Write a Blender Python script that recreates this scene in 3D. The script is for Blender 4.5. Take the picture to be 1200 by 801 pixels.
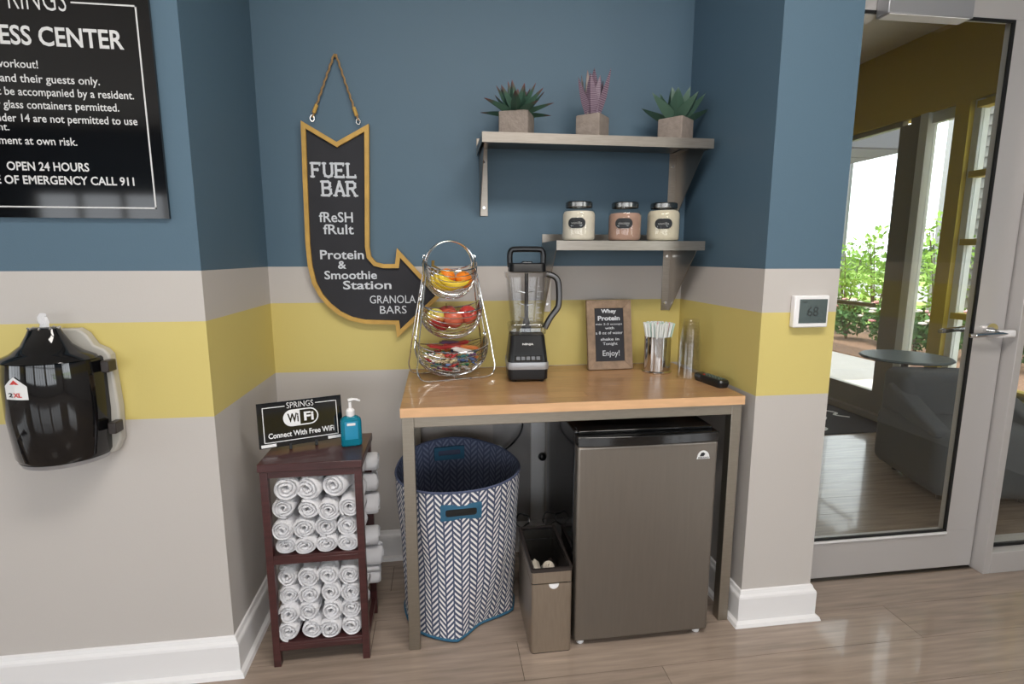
import bpy, math, random
from mathutils import Vector, Matrix, noise
R = math.radians; PI = math.pi
for _o in list(bpy.data.objects): bpy.data.objects.remove(_o)
SC = bpy.context.scene; COL = SC.collection

# ------------------------------------------------------------------ camera, world, light, exposure
def lin(c):
    return tuple((x/255/12.92 if x/255 <= .04045 else ((x/255+.055)/1.055)**2.4) for x in c)
cam_d = bpy.data.cameras.new('camera'); cam = bpy.data.objects.new('camera', cam_d); COL.objects.link(cam)
cam_d.sensor_width = 36; cam_d.lens = 36*625.61/1200; cam_d.clip_start = .05; cam_d.clip_end = 300
_y, _p = R(7.8072), R(-9.0458)
_f = Vector((math.sin(_y)*math.cos(_p), math.cos(_y)*math.cos(_p), math.sin(_p)))
_r = Vector((math.cos(_y), -math.sin(_y), 0)); _u = _r.cross(_f)
cam.matrix_world = Matrix(((_r.x, _u.x, -_f.x, -.1694), (_r.y, _u.y, -_f.y, -2.3772), (_r.z, _u.z, -_f.z, 1.3957), (0, 0, 0, 1)))
SC.camera = cam

w = bpy.data.worlds.new('overcast_sky'); SC.world = w; w.use_nodes = True
bg = w.node_tree.nodes['Background']; bg.inputs[0].default_value = (.90, .95, 1.0, 1); bg.inputs[1].default_value = 4.4

def lamp(name, kind, loc, rot, energy, color=(1, 1, 1), sx=1, sy=1, shape='RECTANGLE'):
    d = bpy.data.lights.new(name, kind); d.energy = energy; d.color = color
    if kind == 'AREA': d.shape = shape; d.size = sx; d.size_y = sy
    o = bpy.data.objects.new(name, d); COL.objects.link(o); o.location = loc; o.rotation_euler = rot
    return o
sun = lamp('sun', 'SUN', (0, 0, 9), (R(38), R(-22), 0), 5.5, (1, .96, .9)); sun.data.angle = R(2)
sun.rotation_euler = Vector((.16, -.25, -.95)).to_track_quat('-Z', 'Y').to_euler()
# daylight through the long windows in the wall behind the camera
for i, (x, e) in enumerate(((-4.4, 6), (-1.9, 14), (.6, 26))):
    lamp('window_and_fill_light', 'AREA', (x, -7.12, 1.35), (R(90), 0, 0), e, (.93, .97, 1), 2.2, 1.9)
# fill light at added side-wall windows, to brighten the alcove's side walls
lamp('window_and_fill_light', 'AREA', (-6.3, -3.6, 1.4), (R(90), 0, R(-90)), 20, (.93, .97, 1), 3.4, 1.7)
lamp('window_and_fill_light', 'AREA', (3.75, -5.4, 1.5), (R(90), 0, R(90)), 60, (.93, .97, 1), 2.4, 1.7)
# ceiling panels of the room
for x, y, e in ((-.25, -2.1, 40), (.8, -2.1, 40), (-1.6, -4.8, 12), (1.2, -4.8, 14)):
    lamp('ceiling_lamp_light', 'AREA', (x, y, 3.03), (0, 0, 0), e, (1, .955, .90), .9, .58)
SC.view_settings.view_transform = 'Standard'; SC.view_settings.look = 'None'
SC.cycles.transparent_max_bounces = 64
SC.view_settings.exposure = -0.2; SC.view_settings.gamma = 1; SC.view_settings.use_curve_mapping = False

# ------------------------------------------------------------------ materials
M = {}
def mat(name, col, rough=.5, metal=0, spec=.5, bump=0, bscale=60, var=0, vscale=8, stretch=(1, 1, 1), trans=0, ior=1.45, emit=0, coat=0, aniso=0, rand=0, sheen=0):
    m = bpy.data.materials.new(name); m.use_nodes = True; nt = m.node_tree; N = nt.nodes; L = nt.links
    b = N['Principled BSDF']; c = (*lin(col), 1)
    b.inputs['Base Color'].default_value = c; b.inputs['Roughness'].default_value = rough; b.inputs['Metallic'].default_value = metal
    b.inputs['Specular IOR Level'].default_value = spec; b.inputs['IOR'].default_value = ior
    b.inputs['Transmission Weight'].default_value = trans; b.inputs['Coat Weight'].default_value = coat
    b.inputs['Coat Roughness'].default_value = .05; b.inputs['Sheen Weight'].default_value = sheen
    if emit: b.inputs['Emission Color'].default_value = c; b.inputs['Emission Strength'].default_value = emit
    src = None
    if var or bump or rand:
        g = N.new('ShaderNodeNewGeometry'); mp = N.new('ShaderNodeMapping'); mp.inputs['Scale'].default_value = stretch
        L.new(g.outputs['Position'], mp.inputs[0])
    if var or rand:
        last = None
        hs = N.new('ShaderNodeHueSaturation'); hs.inputs['Color'].default_value = c
        if var:
            n = N.new('ShaderNodeTexNoise'); n.inputs['Scale'].default_value = vscale; n.inputs['Detail'].default_value = 6
            L.new(mp.outputs[0], n.inputs[0])
            mr = N.new('ShaderNodeMapRange'); mr.inputs[1].default_value = .3; mr.inputs[2].default_value = .7
            mr.inputs[3].default_value = 1-var; mr.inputs[4].default_value = 1+var
            L.new(n.outputs[0], mr.inputs[0]); last = mr.outputs[0]
        if rand:
            oi = N.new('ShaderNodeObjectInfo'); m2 = N.new('ShaderNodeMapRange'); m2.inputs[3].default_value = 1-rand; m2.inputs[4].default_value = 1+rand
            L.new(oi.outputs['Random'], m2.inputs[0])
            if last:
                mu = N.new('ShaderNodeMath'); mu.operation = 'MULTIPLY'; L.new(last, mu.inputs[0]); L.new(m2.outputs[0], mu.inputs[1]); last = mu.outputs[0]
            else: last = m2.outputs[0]
        L.new(last, hs.inputs['Value']); L.new(hs.outputs[0], b.inputs['Base Color'])
    if bump:
        n2 = N.new('ShaderNodeTexNoise'); n2.inputs['Scale'].default_value = bscale; n2.inputs['Detail'].default_value = 3
        L.new(mp.outputs[0], n2.inputs[0]); bp = N.new('ShaderNodeBump'); bp.inputs['Strength'].default_value = bump; bp.inputs['Distance'].default_value = .01
        L.new(n2.outputs[0], bp.inputs['Height']); L.new(bp.outputs[0], b.inputs['Normal'])
    M[name] = m; return m
def thin_glass(name, tint=(1, 1, 1), refl=1.0, rough=0.0, ior=1.5):
    m = bpy.data.materials.new(name); m.use_nodes = True; nt = m.node_tree; N = nt.nodes; L = nt.links
    N.remove(N['Principled BSDF']); out = N['Material Output']
    t = N.new('ShaderNodeBsdfTransparent'); t.inputs[0].default_value = (*tint, 1)
    g = N.new('ShaderNodeBsdfGlossy'); g.inputs['Roughness'].default_value = rough; g.inputs[0].default_value = (refl, refl, refl, 1)
    f = N.new('ShaderNodeFresnel'); ge = N.new('ShaderNodeNewGeometry'); mr = N.new('ShaderNodeMapRange')
    mr.inputs[3].default_value = ior; mr.inputs[4].default_value = 1/ior; L.new(ge.outputs['Backfacing'], mr.inputs[0]); L.new(mr.outputs[0], f.inputs[0]); mx = N.new('ShaderNodeMixShader')
    L.new(f.outputs[0], mx.inputs[0]); L.new(t.outputs[0], mx.inputs[1]); L.new(g.outputs[0], mx.inputs[2]); L.new(mx.outputs[0], out.inputs[0])
    M[name] = m; return m
def paint_bands():
    m = mat('banded_wall_paint', (255, 255, 255), .55, bump=.04, bscale=220); nt = m.node_tree; N = nt.nodes; L = nt.links
    g = N.new('ShaderNodeNewGeometry'); s = N.new('ShaderNodeSeparateXYZ'); L.new(g.outputs['Position'], s.inputs[0])
    def gt(v):
        k = N.new('ShaderNodeMath'); k.operation = 'GREATER_THAN'; k.inputs[1].default_value = v; L.new(s.outputs[2], k.inputs[0]); return k.outputs[0]
    cur = None
    be, ye, bl = (*lin(BEIGE), 1), (*lin(YELLOW), 1), (*lin(BLUE), 1)
    prev = be
    for z, c in ((.901, ye), (1.202, be), (1.355, bl)):
        mx = N.new('ShaderNodeMix'); mx.data_type = 'RGBA'; L.new(gt(z), mx.inputs[0])
        if cur is None: mx.inputs[6].default_value = prev
        else: L.new(cur, mx.inputs[6])
        mx.inputs[7].default_value = c; cur = mx.outputs[2]
    L.new(cur, N['Principled BSDF'].inputs['Base Color']); return m
BEIGE = (189, 183, 178); YELLOW = (205, 188, 114); BLUE = (78, 102, 119)
paint_bands()
mat('yellow_wall_paint', (196, 172, 62), .6)
mat('ceiling_paint', (205, 200, 192), .8)
mat('white_trim', (226, 224, 224), .35)
mat('door_metal', (188, 184, 182), .35, .25)
mat('gap_black', (12, 12, 13), .6)
thin_glass('window_glass', (.97, .98, .97), 1, 0)
thin_glass('door_glass', (.93, .94, .93), 1, 0)
def wood_floor():
    m = mat('floor_wood', (150, 134, 121), .20, rand=.07, var=.20, vscale=5, stretch=(.7, 9, 1), bump=.04, bscale=9, coat=.5); return m
wood_floor()
mat('floor_gap', (60, 48, 40), .7)
mat('butcher_block', (170, 130, 92), .3, rand=.10, var=.13, vscale=7, stretch=(1.2, 14, 14), coat=.25)
mat('butcher_lit_edge', (214, 170, 128), .4, var=.08, vscale=7, stretch=(1.5, 10, 10))  # butcher block tone lightened to paint the light on the front face
mat('table_steel', (150, 142, 130), .38, .85, var=.05, vscale=30, stretch=(1, 1, 8))
mat('brushed_steel', (156, 148, 139), .34, 1, var=.08, vscale=20, stretch=(1, 12, 12))
mat('chrome', (225, 225, 225), .1, 1)
mat('fridge_door', (128, 121, 113), .36, .75, var=.03, vscale=6, stretch=(14, 1, 1))
mat('fridge_black', (14, 14, 15), .12, coat=.5)
mat('black_plastic', (18, 18, 20), .3)
mat('rubber', (22, 22, 22), .7)
mat('bin_steel', (168, 156, 142), .34, .85, var=.05, vscale=18, stretch=(10, 10, 1))
mat('bin_dark', (46, 40, 38), .35)
mat('clear_bag', (200, 205, 210), .25)
mat('dark_wood', (66, 34, 34), .32, var=.25, vscale=10, stretch=(1, 1, 10), coat=.2)
mat('towel', (246, 245, 248), .95, bump=.8, bscale=420, sheen=.3)
mat('acrylic_black', (14, 14, 16), .06, coat=.3)
mat('sign_white', (225, 225, 225), .5)
mat('poster_lettering', (205, 205, 205), .5)
mat('chalkboard', (42, 42, 47), .75, var=.08, vscale=9)
mat('gold_frame', (190, 150, 72), .5, var=.14, vscale=16, bump=.1, bscale=40)
mat('chalk', (205, 208, 214), .9)
mat('jute', (160, 128, 88), .9, bump=.5, bscale=300)
mat('rustic_wood', (138, 116, 96), .6, var=.25, vscale=14, stretch=(2, 2, 2), bump=.2, bscale=60)
mat('concrete_pot', (142, 130, 121), .85, var=.12, vscale=40, bump=.3, bscale=120)
mat('soil', (60, 46, 38), .95, bump=.6, bscale=90)
mat('navy_fabric', (46, 94, 122), .8, bump=.3, bscale=300)
mat('lid_steel', (150, 148, 144), .25, 1)
mat('cream_powder', (212, 203, 188), .95, var=.05, vscale=60)
mat('cocoa_powder', (168, 134, 118), .95, var=.06, vscale=60)
mat('vanilla_powder', (206, 196, 174), .95, var=.05, vscale=60)
mat('label_black', (32, 34, 38), .6)
mat('silver_plastic', (165, 165, 168), .35, .5)
mat('grey_plastic', (110, 112, 116), .4, .1)
mat('white_plastic', (232, 230, 230), .35)
mat('lcd', (70, 82, 84), .2)
mat('lcd_digit', (40, 46, 48), .4)
mat('smoke_grey', (176, 172, 164), .25, var=.04, vscale=9)
mat('orange_skin', (238, 132, 28), .45, bump=.2, bscale=260)
mat('banana_skin', (238, 204, 60), .45, var=.06, vscale=30)
mat('banana_stem', (120, 96, 44), .7)
mat('fruit_sticker', (232, 180, 60), .5)
mat('red_letters', (200, 50, 45), .5)
mat('soap_gel', (20, 150, 178), .08, trans=.55, ior=1.36)
mat('soap_label', (34, 136, 172), .3)
mat('remote_black', (26, 28, 30), .28)
mat('remote_button', (84, 98, 90), .5)
mat('remote_red', (170, 44, 40), .5)
mat('charcoal_upholstery', (82, 88, 94), .75, bump=.2, bscale=150)
mat('navy_upholstery', (36, 48, 64), .75, bump=.2, bscale=150)
mat('table_teal', (70, 88, 94), .45)
mat('mat_black', (38, 42, 50), .95, bump=.5, bscale=300)
mat('bronze_frame', (150, 144, 132), .4, .3)
mat('pale_frame', (214, 218, 214), .4)
mat('paving', (206, 200, 194), .9, var=.05, vscale=3)
mat('mulch', (134, 104, 84), .95, var=.4, vscale=30, bump=1, bscale=30)
mat('lawn', (140, 172, 84), .95, var=.12, vscale=2)
mat('asphalt', (150, 150, 152), .9)
mat('siding', (112, 110, 104), .7)
mat('siding_trim', (160, 160, 158), .6)
mat('roof_grey', (120, 120, 124), .8)
mat('hoop_white', (235, 236, 240), .7)
mat('petal_white', (240, 232, 226), .8)
mat('petal_pink', (228, 158, 160), .8)
mat('bark', (110, 92, 76), .9)
mat('tree_dark', (70, 96, 60), .9)
for n, c in (('leaf_light', (152, 190, 84)), ('leaf_mid', (104, 146, 66)), ('leaf_deep', (72, 116, 56))):
    mt = mat(n, c, .7, rand=.05, var=.15, vscale=9)
    b = mt.node_tree.nodes['Principled BSDF']; b.inputs['Subsurface Weight'].default_value = 0
thin_glass('jar_glass', (.97, .98, .97), .9, .02)
thin_glass('pitcher_glass', (.80, .80, .80), .9, .05, 1.75)
thin_glass('cup_plastic', (.965, .965, .96), .9, .08, 1.5)
thin_glass('plastic_film', (.82, .83, .85), .8, .22, 1.45)
thin_glass('liner_film', (.7, .72, .75), .7, .2, 1.5)

def tip_leaf(name, c0, c1, stripe=None, at=.78):
    m = mat(name, c0, .5); nt = m.node_tree; N = nt.nodes; L = nt.links
    uv = N.new('ShaderNodeUVMap'); s = N.new('ShaderNodeSeparateXYZ'); L.new(uv.outputs[0], s.inputs[0])
    mr = N.new('ShaderNodeMapRange'); mr.inputs[1].default_value = at; mr.inputs[2].default_value = 1; L.new(s.outputs[1], mr.inputs[0])
    mx = N.new('ShaderNodeMix'); mx.data_type = 'RGBA'; L.new(mr.outputs[0], mx.inputs[0])
    mx.inputs[6].default_value = (*lin(c0), 1); mx.inputs[7].default_value = (*lin(c1), 1); res = mx.outputs[2]
    if stripe:
        k = N.new('ShaderNodeMath'); k.operation = 'MULTIPLY'; k.inputs[1].default_value = 150; L.new(s.outputs[1], k.inputs[0])
        sn = N.new('ShaderNodeMath'); sn.operation = 'SINE'; L.new(k.outputs[0], sn.inputs[0])
        g = N.new('ShaderNodeMath'); g.operation = 'GREATER_THAN'; g.inputs[1].default_value = .55; L.new(sn.outputs[0], g.inputs[0])
        m3 = N.new('ShaderNodeMix'); m3.data_type = 'RGBA'; L.new(g.outputs[0], m3.inputs[0]); L.new(res, m3.inputs[6]); m3.inputs[7].default_value = (*lin(stripe), 1); res = m3.outputs[2]
    L.new(res, N['Principled BSDF'].inputs['Base Color'])
tip_leaf('agave_leaf', (60, 90, 74), (110, 60, 66), None, .72)
tip_leaf('zebra_leaf', (98, 76, 92), (74, 46, 60), (146, 128, 140), .85)
tip_leaf('zebra_leaf_pale', (150, 136, 130), (110, 84, 84), None, .8)
tip_leaf('broad_leaf', (68, 96, 80), (104, 124, 114), None, .85)

def apple_mat(name, c0, c1, thr=.5):
    m = mat(name, c0, .25); nt = m.node_tree; N = nt.nodes; L = nt.links
    g = N.new('ShaderNodeTexCoord'); n = N.new('ShaderNodeTexNoise'); n.inputs['Scale'].default_value = 9; n.inputs['Detail'].default_value = 4
    L.new(g.outputs['Object'], n.inputs[0]); mr = N.new('ShaderNodeMapRange'); mr.inputs[1].default_value = thr-.08; mr.inputs[2].default_value = thr+.1; L.new(n.outputs[0], mr.inputs[0])
    mx = N.new('ShaderNodeMix'); mx.data_type = 'RGBA'; L.new(mr.outputs[0], mx.inputs[0]); mx.inputs[6].default_value = (*lin(c0), 1); mx.inputs[7].default_value = (*lin(c1), 1)
    L.new(mx.outputs[2], N['Principled BSDF'].inputs['Base Color'])
apple_mat('apple_red', (178, 58, 52), (206, 104, 78), .52)
apple_mat('apple_blush', (206, 196, 96), (176, 50, 50), .5)
apple_mat('apple_dark', (150, 26, 34), (190, 60, 60), .6)

def hamper_mat(name, base, stroke):
    m = mat(name, base, .85); nt = m.node_tree; N = nt.nodes; L = nt.links
    uv = N.new('ShaderNodeUVMap'); s = N.new('ShaderNodeSeparateXYZ'); L.new(uv.outputs[0], s.inputs[0])
    def mth(op, a, b=None, c=None):
        k = N.new('ShaderNodeMath'); k.operation = op
        for i, v in enumerate((a, b, c)):
            if v is None: continue
            if isinstance(v, (int, float)): k.inputs[i].default_value = v
            else: L.new(v, k.inputs[i])
        return k.outputs[0]
    W_, P_ = .0300, .0235
    cu = mth('DIVIDE', s.outputs[0], W_); fl = mth('FLOOR', cu); fr = mth('FRACT', cu)
    sg = mth('SUBTRACT', mth('MULTIPLY', mth('MODULO', fl, 2), 2), 1)
    t = mth('FRACT', mth('ADD', mth('DIVIDE', s.outputs[1], P_), mth('MULTIPLY', sg, mth('MULTIPLY', fr, 1.5))))
    a = mth('MULTIPLY', mth('GREATER_THAN', t, .30), mth('LESS_THAN', t, .77))
    b = mth('MULTIPLY', mth('GREATER_THAN', fr, .09), mth('LESS_THAN', fr, .91))
    f = mth('MULTIPLY', a, b)
    mx = N.new('ShaderNodeMix'); mx.data_type = 'RGBA'; L.new(f, mx.inputs[0]); mx.inputs[6].default_value = (*lin(base), 1); mx.inputs[7].default_value = (*lin(stroke), 1)
    L.new(mx.outputs[2], N['Principled BSDF'].inputs['Base Color'])
hamper_mat('chevron_fabric', (70, 78, 102), (226, 222, 220))
hamper_mat('chevron_lining', (74, 82, 108), (112, 120, 144))

# ------------------------------------------------------------------ geometry helpers
OFF = {}
class G:
    def __init__(s): s.v = []; s.f = []; s.uv = []
    def add(s, vs, fs, uvs=None):
        b = len(s.v); s.v += [tuple(v) for v in vs]; s.f += [tuple(i+b for i in f) for f in fs]
        s.uv += list(uvs) if uvs else [(0, 0)]*len(vs); return s
    def box(s, x0, y0, z0, x1, y1, z1):
        return s.add([(x0,y0,z0),(x1,y0,z0),(x1,y1,z0),(x0,y1,z0),(x0,y0,z1),(x1,y0,z1),(x1,y1,z1),(x0,y1,z1)],
            [(0,3,2,1),(4,5,6,7),(0,1,5,4),(1,2,6,5),(2,3,7,6),(3,0,4,7)])
    def hexa(s, q0, q1):   # two quads of four points each, joined
        return s.add(list(q0)+list(q1), [(3,2,1,0),(4,5,6,7),(0,1,5,4),(1,2,6,5),(2,3,7,6),(3,0,4,7)])
    def prism_y(s, poly, y0, y1):    # poly in (x, z), extruded along y
        n = len(poly); vs = [(x, y0, z) for x, z in poly]+[(x, y1, z) for x, z in poly]
        return s.add(vs, [tuple(range(n)), tuple(range(2*n-1, n-1, -1))]+[(i, n+i, n+(i+1) % n, (i+1) % n) for i in range(n)])
    def prism_x(s, poly, x0, x1):    # poly in (y, z)
        n = len(poly); vs = [(x0, y, z) for y, z in poly]+[(x1, y, z) for y, z in poly]
        return s.add(vs, [tuple(range(n)), tuple(range(2*n-1, n-1, -1))]+[(i, n+i, n+(i+1) % n, (i+1) % n) for i in range(n)])
    def prism_z(s, poly, z0, z1):
        n = len(poly); vs = [(x, y, z0) for x, y in poly]+[(x, y, z1) for x, y in poly]
        return s.add(vs, [tuple(range(n-1, -1, -1)), tuple(range(n, 2*n))]+[(i, (i+1) % n, n+(i+1) % n, n+i) for i in range(n)])
    def lathe(s, prof, c=(0, 0, 0), n=28, sx=1, sy=1, a0=0, a1=2*PI):
        full = abs(a1-a0-2*PI) < 1e-6; k = n if full else n+1
        vs = []; fs = []
        for r, z in prof:
            for i in range(k):
                a = a0+(a1-a0)*i/n; vs.append((c[0]+r*math.cos(a)*sx, c[1]+r*math.sin(a)*sy, c[2]+z))
        for j in range(len(prof)-1):
            for i in range(n):
                i2 = (i+1) % k; fs.append((j*k+i, j*k+i2, (j+1)*k+i2, (j+1)*k+i))
        return s.add(vs, fs)
    def tube(s, path, r, n=8, closed=False, caps=True, flat=1):
        P = [Vector(p) for p in path]; m = len(P); vs = []; up = None
        rr = r if isinstance(r, (list, tuple)) else [r]*m
        for i in range(m):
            if closed: t = P[(i+1) % m]-P[i-1]
            else: t = P[min(i+1, m-1)]-P[max(i-1, 0)]
            t.normalize()
            if up is None: up = Vector((0, 0, 1)) if abs(t.z) < .9 else Vector((0, 1, 0))
            a = t.cross(up)
            if a.length < 1e-5: a = t.cross(Vector((1, 0, 0)))
            a.normalize(); b = a.cross(t).normalized(); up = b
            for k in range(n):
                th = 2*PI*k/n; vs.append(P[i]+a*math.cos(th)*rr[i]+b*math.sin(th)*rr[i]*flat)
        fs = []
        for i in range(m if closed else m-1):
            j = (i+1) % m
            for k in range(n): fs.append((i*n+k, i*n+(k+1) % n, j*n+(k+1) % n, j*n+k))
        if not closed and caps: fs += [tuple(range(n-1, -1, -1)), tuple((m-1)*n+k for k in range(n))]
        return s.add(vs, fs)
    def cyl(s, c, r, h, n=24, axis='z', r2=None):
        r2 = r if r2 is None else r2; vs = []
        for z, q in ((0, r), (h, r2)):
            for k in range(n):
                a = 2*PI*k/n; p = (q*math.cos(a), q*math.sin(a), z)
                p = {'z': p, 'y': (p[0], p[2], p[1]), 'x': (p[2], p[0], p[1])}[axis]
                vs.append((c[0]+p[0], c[1]+p[1], c[2]+p[2]))
        fl = [(k, (k+1) % n, n+(k+1) % n, n+k) for k in range(n)]+[tuple(range(n-1, -1, -1)), tuple(range(n, 2*n))]
        if axis == 'y': fl = [tuple(reversed(f)) for f in fl]
        return s.add(vs, fl)
    def ball(s, c, r, n=16, sx=1, sy=1, sz=1, jit=0):
        prof = [(math.sin(PI*j/(n//2)), -math.cos(PI*j/(n//2))) for j in range(n//2+1)]
        vs = []; fs = []
        for a_, z in prof:
            for k in range(n):
                th = 2*PI*k/n; p = Vector((a_*math.cos(th), a_*math.sin(th), z))
                q = 1+jit*noise.noise(p*2+Vector(c)*7); vs.append((c[0]+p.x*r*sx*q, c[1]+p.y*r*sy*q, c[2]+p.z*r*sz*q))
        for j in range(len(prof)-1):
            for k in range(n): fs.append((j*n+k, j*n+(k+1) % n, (j+1)*n+(k+1) % n, (j+1)*n+k))
        return s.add(vs, fs)
    def xf(s, mtx):
        s.v = [tuple(mtx @ Vector(v)) for v in s.v]; return s
    def build(s, name, m, parent=None, world=True, smooth=True, bevel=0, solid=0, kind=None, label=None, ang=35, bseg=2):
        off = OFF.get(parent.name, Vector()) if (parent and world) else Vector()
        me = bpy.data.meshes.new(name); me.from_pydata([(v[0]-off.x, v[1]-off.y, v[2]-off.z) for v in s.v], [], s.f)
        uvl = me.uv_layers.new(name='UVMap'); vi = [0]*len(me.loops); me.loops.foreach_get('vertex_index', vi)
        uvl.data.foreach_set('uv', [c for i in vi for c in s.uv[i]])
        if smooth:
            me.polygons.foreach_set('use_smooth', [True]*len(me.polygons)); me.set_sharp_from_angle(angle=R(ang))
        me.materials.append(M[m]); me.update()
        o = bpy.data.objects.new(name, me); COL.objects.link(o)
        if parent: o.parent = parent; OFF[o.name] = off
        else: OFF[o.name] = Vector()
        if solid: d = o.modifiers.new('solid', 'SOLIDIFY'); d.thickness = solid; d.offset = 0
        if bevel:
            d = o.modifiers.new('bevel', 'BEVEL'); d.width = bevel; d.segments = bseg; d.limit_method = 'ANGLE'; d.angle_limit = R(40)
            me.polygons.foreach_set('use_smooth', [True]*len(me.polygons))
        if kind: o['kind'] = kind
        if label: o['label'] = label
        return o
def B(*a): return G().box(*a)
def tag(o, label, cat, group=None):
    o['label'] = label; o['category'] = cat
    if group: o['group'] = group
    return o
def thing(name, label, cat, loc=(0, 0, 0), rz=0, group=None):
    o = bpy.data.objects.new(name, None); COL.objects.link(o); o.empty_display_size = .05
    o.location = loc; o.rotation_euler = (0, 0, rz); OFF[o.name] = Vector(loc)
    return tag(o, label, cat, group)
def struct_root(name, loc=(0, 0, 0)):
    o = bpy.data.objects.new(name, None); COL.objects.link(o); o.empty_display_size = .05; o.location = loc; OFF[o.name] = Vector(loc); o['kind'] = 'structure'; return o
def dup(o, parent=None):
    c = o.copy(); COL.objects.link(c)
    if parent: c.parent = parent
    for ch in list(o.children): dup(ch, c)
    return c
def text(parent, s, x0, x1, z0, z1, y, m, bold=0.0, name='lettering', depth=.0012, rot=0, local=False, flip=False, keep=False):
    """lettering on a wall-parallel plane, fitted to a width and cap height"""
    cu = bpy.data.curves.new('lettering', 'FONT'); cu.body = s; cu.offset = bold; cu.resolution_u = 3; cu.extrude = 0
    to = bpy.data.objects.new('lettering_tmp', cu); COL.objects.link(to)
    dg = bpy.context.evaluated_depsgraph_get(); dg.update()
    me = bpy.data.meshes.new_from_object(to.evaluated_get(dg)); bpy.data.objects.remove(to); bpy.data.curves.remove(cu)
    xs = [v.co.x for v in me.vertices]; ys = [v.co.y for v in me.vertices]; a, b, c, d = min(xs), max(xs), min(ys), max(ys)
    g = G(); vs = []
    for v in me.vertices:
        X = x0+(v.co.x-a)/(b-a)*(x1-x0); Z = z0+(v.co.y-c)/(d-c)*(z1-z0)
        Z += math.tan(rot)*(X-x0); vs.append((X, y, Z))
    n = len(vs); fs = [tuple(p.vertices) for p in me.polygons]
    g.add(vs+[(q[0], y+depth, q[2]) for q in vs], fs+[tuple(i+n for i in reversed(f)) for f in fs])
    bpy.data.meshes.remove(me)
    return g.build(name, m, parent, world=not local, smooth=False)
SLAB = {'F': ([[(0,0),(0,1)],[(0,1),(.6,1)],[(0,.52),(.42,.52)]], [(0,0,'h'),(0,1,'h'),(.6,.93,'v'),(.42,.52,'v')]),
 'U': ([[(0,1),(0,.3),(.08,.08),(.32,0),(.56,.08),(.64,.3),(.64,1)]], [(0,1,'h'),(.64,1,'h')]),
 'E': ([[(0,0),(0,1)],[(0,1),(.6,1)],[(0,.5),(.42,.5)],[(0,0),(.6,0)]], [(0,0,'h'),(0,1,'h'),(.6,.93,'v'),(.6,.07,'v'),(.42,.5,'v')]),
 'L': ([[(0,1),(0,0)],[(0,0),(.6,0)]], [(0,1,'h'),(0,0,'h'),(.6,.08,'v')]),
 'B': ([[(0,0),(0,1)],[(0,1),(.42,1),(.56,.9),(.56,.66),(.42,.54),(0,.54)],[(.4,.54),(.6,.42),(.62,.16),(.45,0),(0,0)]], [(0,0,'h'),(0,1,'h')]),
 'A': ([[(0,0),(.34,1)],[(.34,1),(.68,0)],[(.14,.34),(.54,.34)]], [(0,0,'h'),(.68,0,'h')]),
 'R': ([[(0,0),(0,1)],[(0,1),(.42,1),(.58,.88),(.58,.64),(.42,.52),(0,.52)],[(.3,.52),(.62,0)]], [(0,0,'h'),(0,1,'h'),(.64,0,'h')])}
def slab(parent, s, x0, x1, z0, z1, y, m, th=.0095):
    g = G(); H = z1-z0-th; wtot = sum(.66 for _ in s)+.30*(len(s)-1); sc = (x1-x0-th)/(wtot+.2); x = x0+th/2+.1*sc; kk = [0]
    def seg(p, q, t=th):
        p = Vector((p[0], 0, p[1])); q = Vector((q[0], 0, q[1])); d = (q-p).normalized(); n = Vector((-d.z, 0, d.x))*t/2; d = d*t/2
        a = [p-d+n, q+d+n, q+d-n, p-d-n]; kk[0] += 1; e = y-.00004*kk[0]; g.hexa([(v.x, e, v.z) for v in a], [(v.x, y+.0015, v.z) for v in a])
    for c in s:
        ls, sf = SLAB[c]
        for l in ls:
            for a, b in zip(l, l[1:]): seg((x+a[0]*sc, z0+th/2+a[1]*H), (x+b[0]*sc, z0+th/2+b[1]*H))
        for px, pz, k in sf:
            X, Z = x+px*sc, z0+th/2+pz*H
            if k == 'h': seg((X-th*.6, Z), (X+th*.6, Z), th*.7)
            else: seg((X, Z-th*.4), (X, Z+th*.4), th*.6)
        x += (.66+.30)*sc
    return g.build('lettering', m, parent, smooth=False)
def inset(poly, d):
    n = len(poly); out = []
    ar = sum(poly[i][0]*poly[(i+1) % n][1]-poly[(i+1) % n][0]*poly[i][1] for i in range(n)); sg = 1 if ar > 0 else -1
    for i in range(n):
        p0, p1, p2 = (Vector(poly[i-1]), Vector(poly[i]), Vector(poly[(i+1) % n]))
        a = (p1-p0).normalized(); b = (p2-p1).normalized(); na = Vector((-a.y, a.x))*sg; nb = Vector((-b.y, b.x))*sg
        m_ = (na+nb); k = max(.35, 1+na.dot(nb)); out.append(tuple(p1+m_*d/k))
    return out
def ring_frame(outer, inner, y0, y1):
    n = len(outer); g = G(); vs = [(x, y0, z) for x, z in outer]+[(x, y0, z) for x, z in inner]+[(x, y1, z) for x, z in outer]+[(x, y1, z) for x, z in inner]
    fs = []
    for i in range(n):
        j = (i+1) % n; fs += [(i, j, n+j, n+i), (2*n+i, 3*n+i, 3*n+j, 2*n+j), (i, 2*n+i, 2*n+j, j), (n+i, n+j, 3*n+j, 3*n+i)]
    return g.add(vs, fs)
def bez(pts, n=8):   # Catmull-Rom through points
    P = [Vector(p) for p in pts]; out = []
    for i in range(len(P)-1):
        a = P[max(i-1, 0)]; b = P[i]; c = P[i+1]; d = P[min(i+2, len(P)-1)]
        for k in range(n):
            t = k/n; out.append(.5*((2*b)+(c-a)*t+(2*a-5*b+4*c-d)*t*t+(3*b-a-3*c+d)*t*t*t))
    out.append(P[-1]); return out

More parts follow.
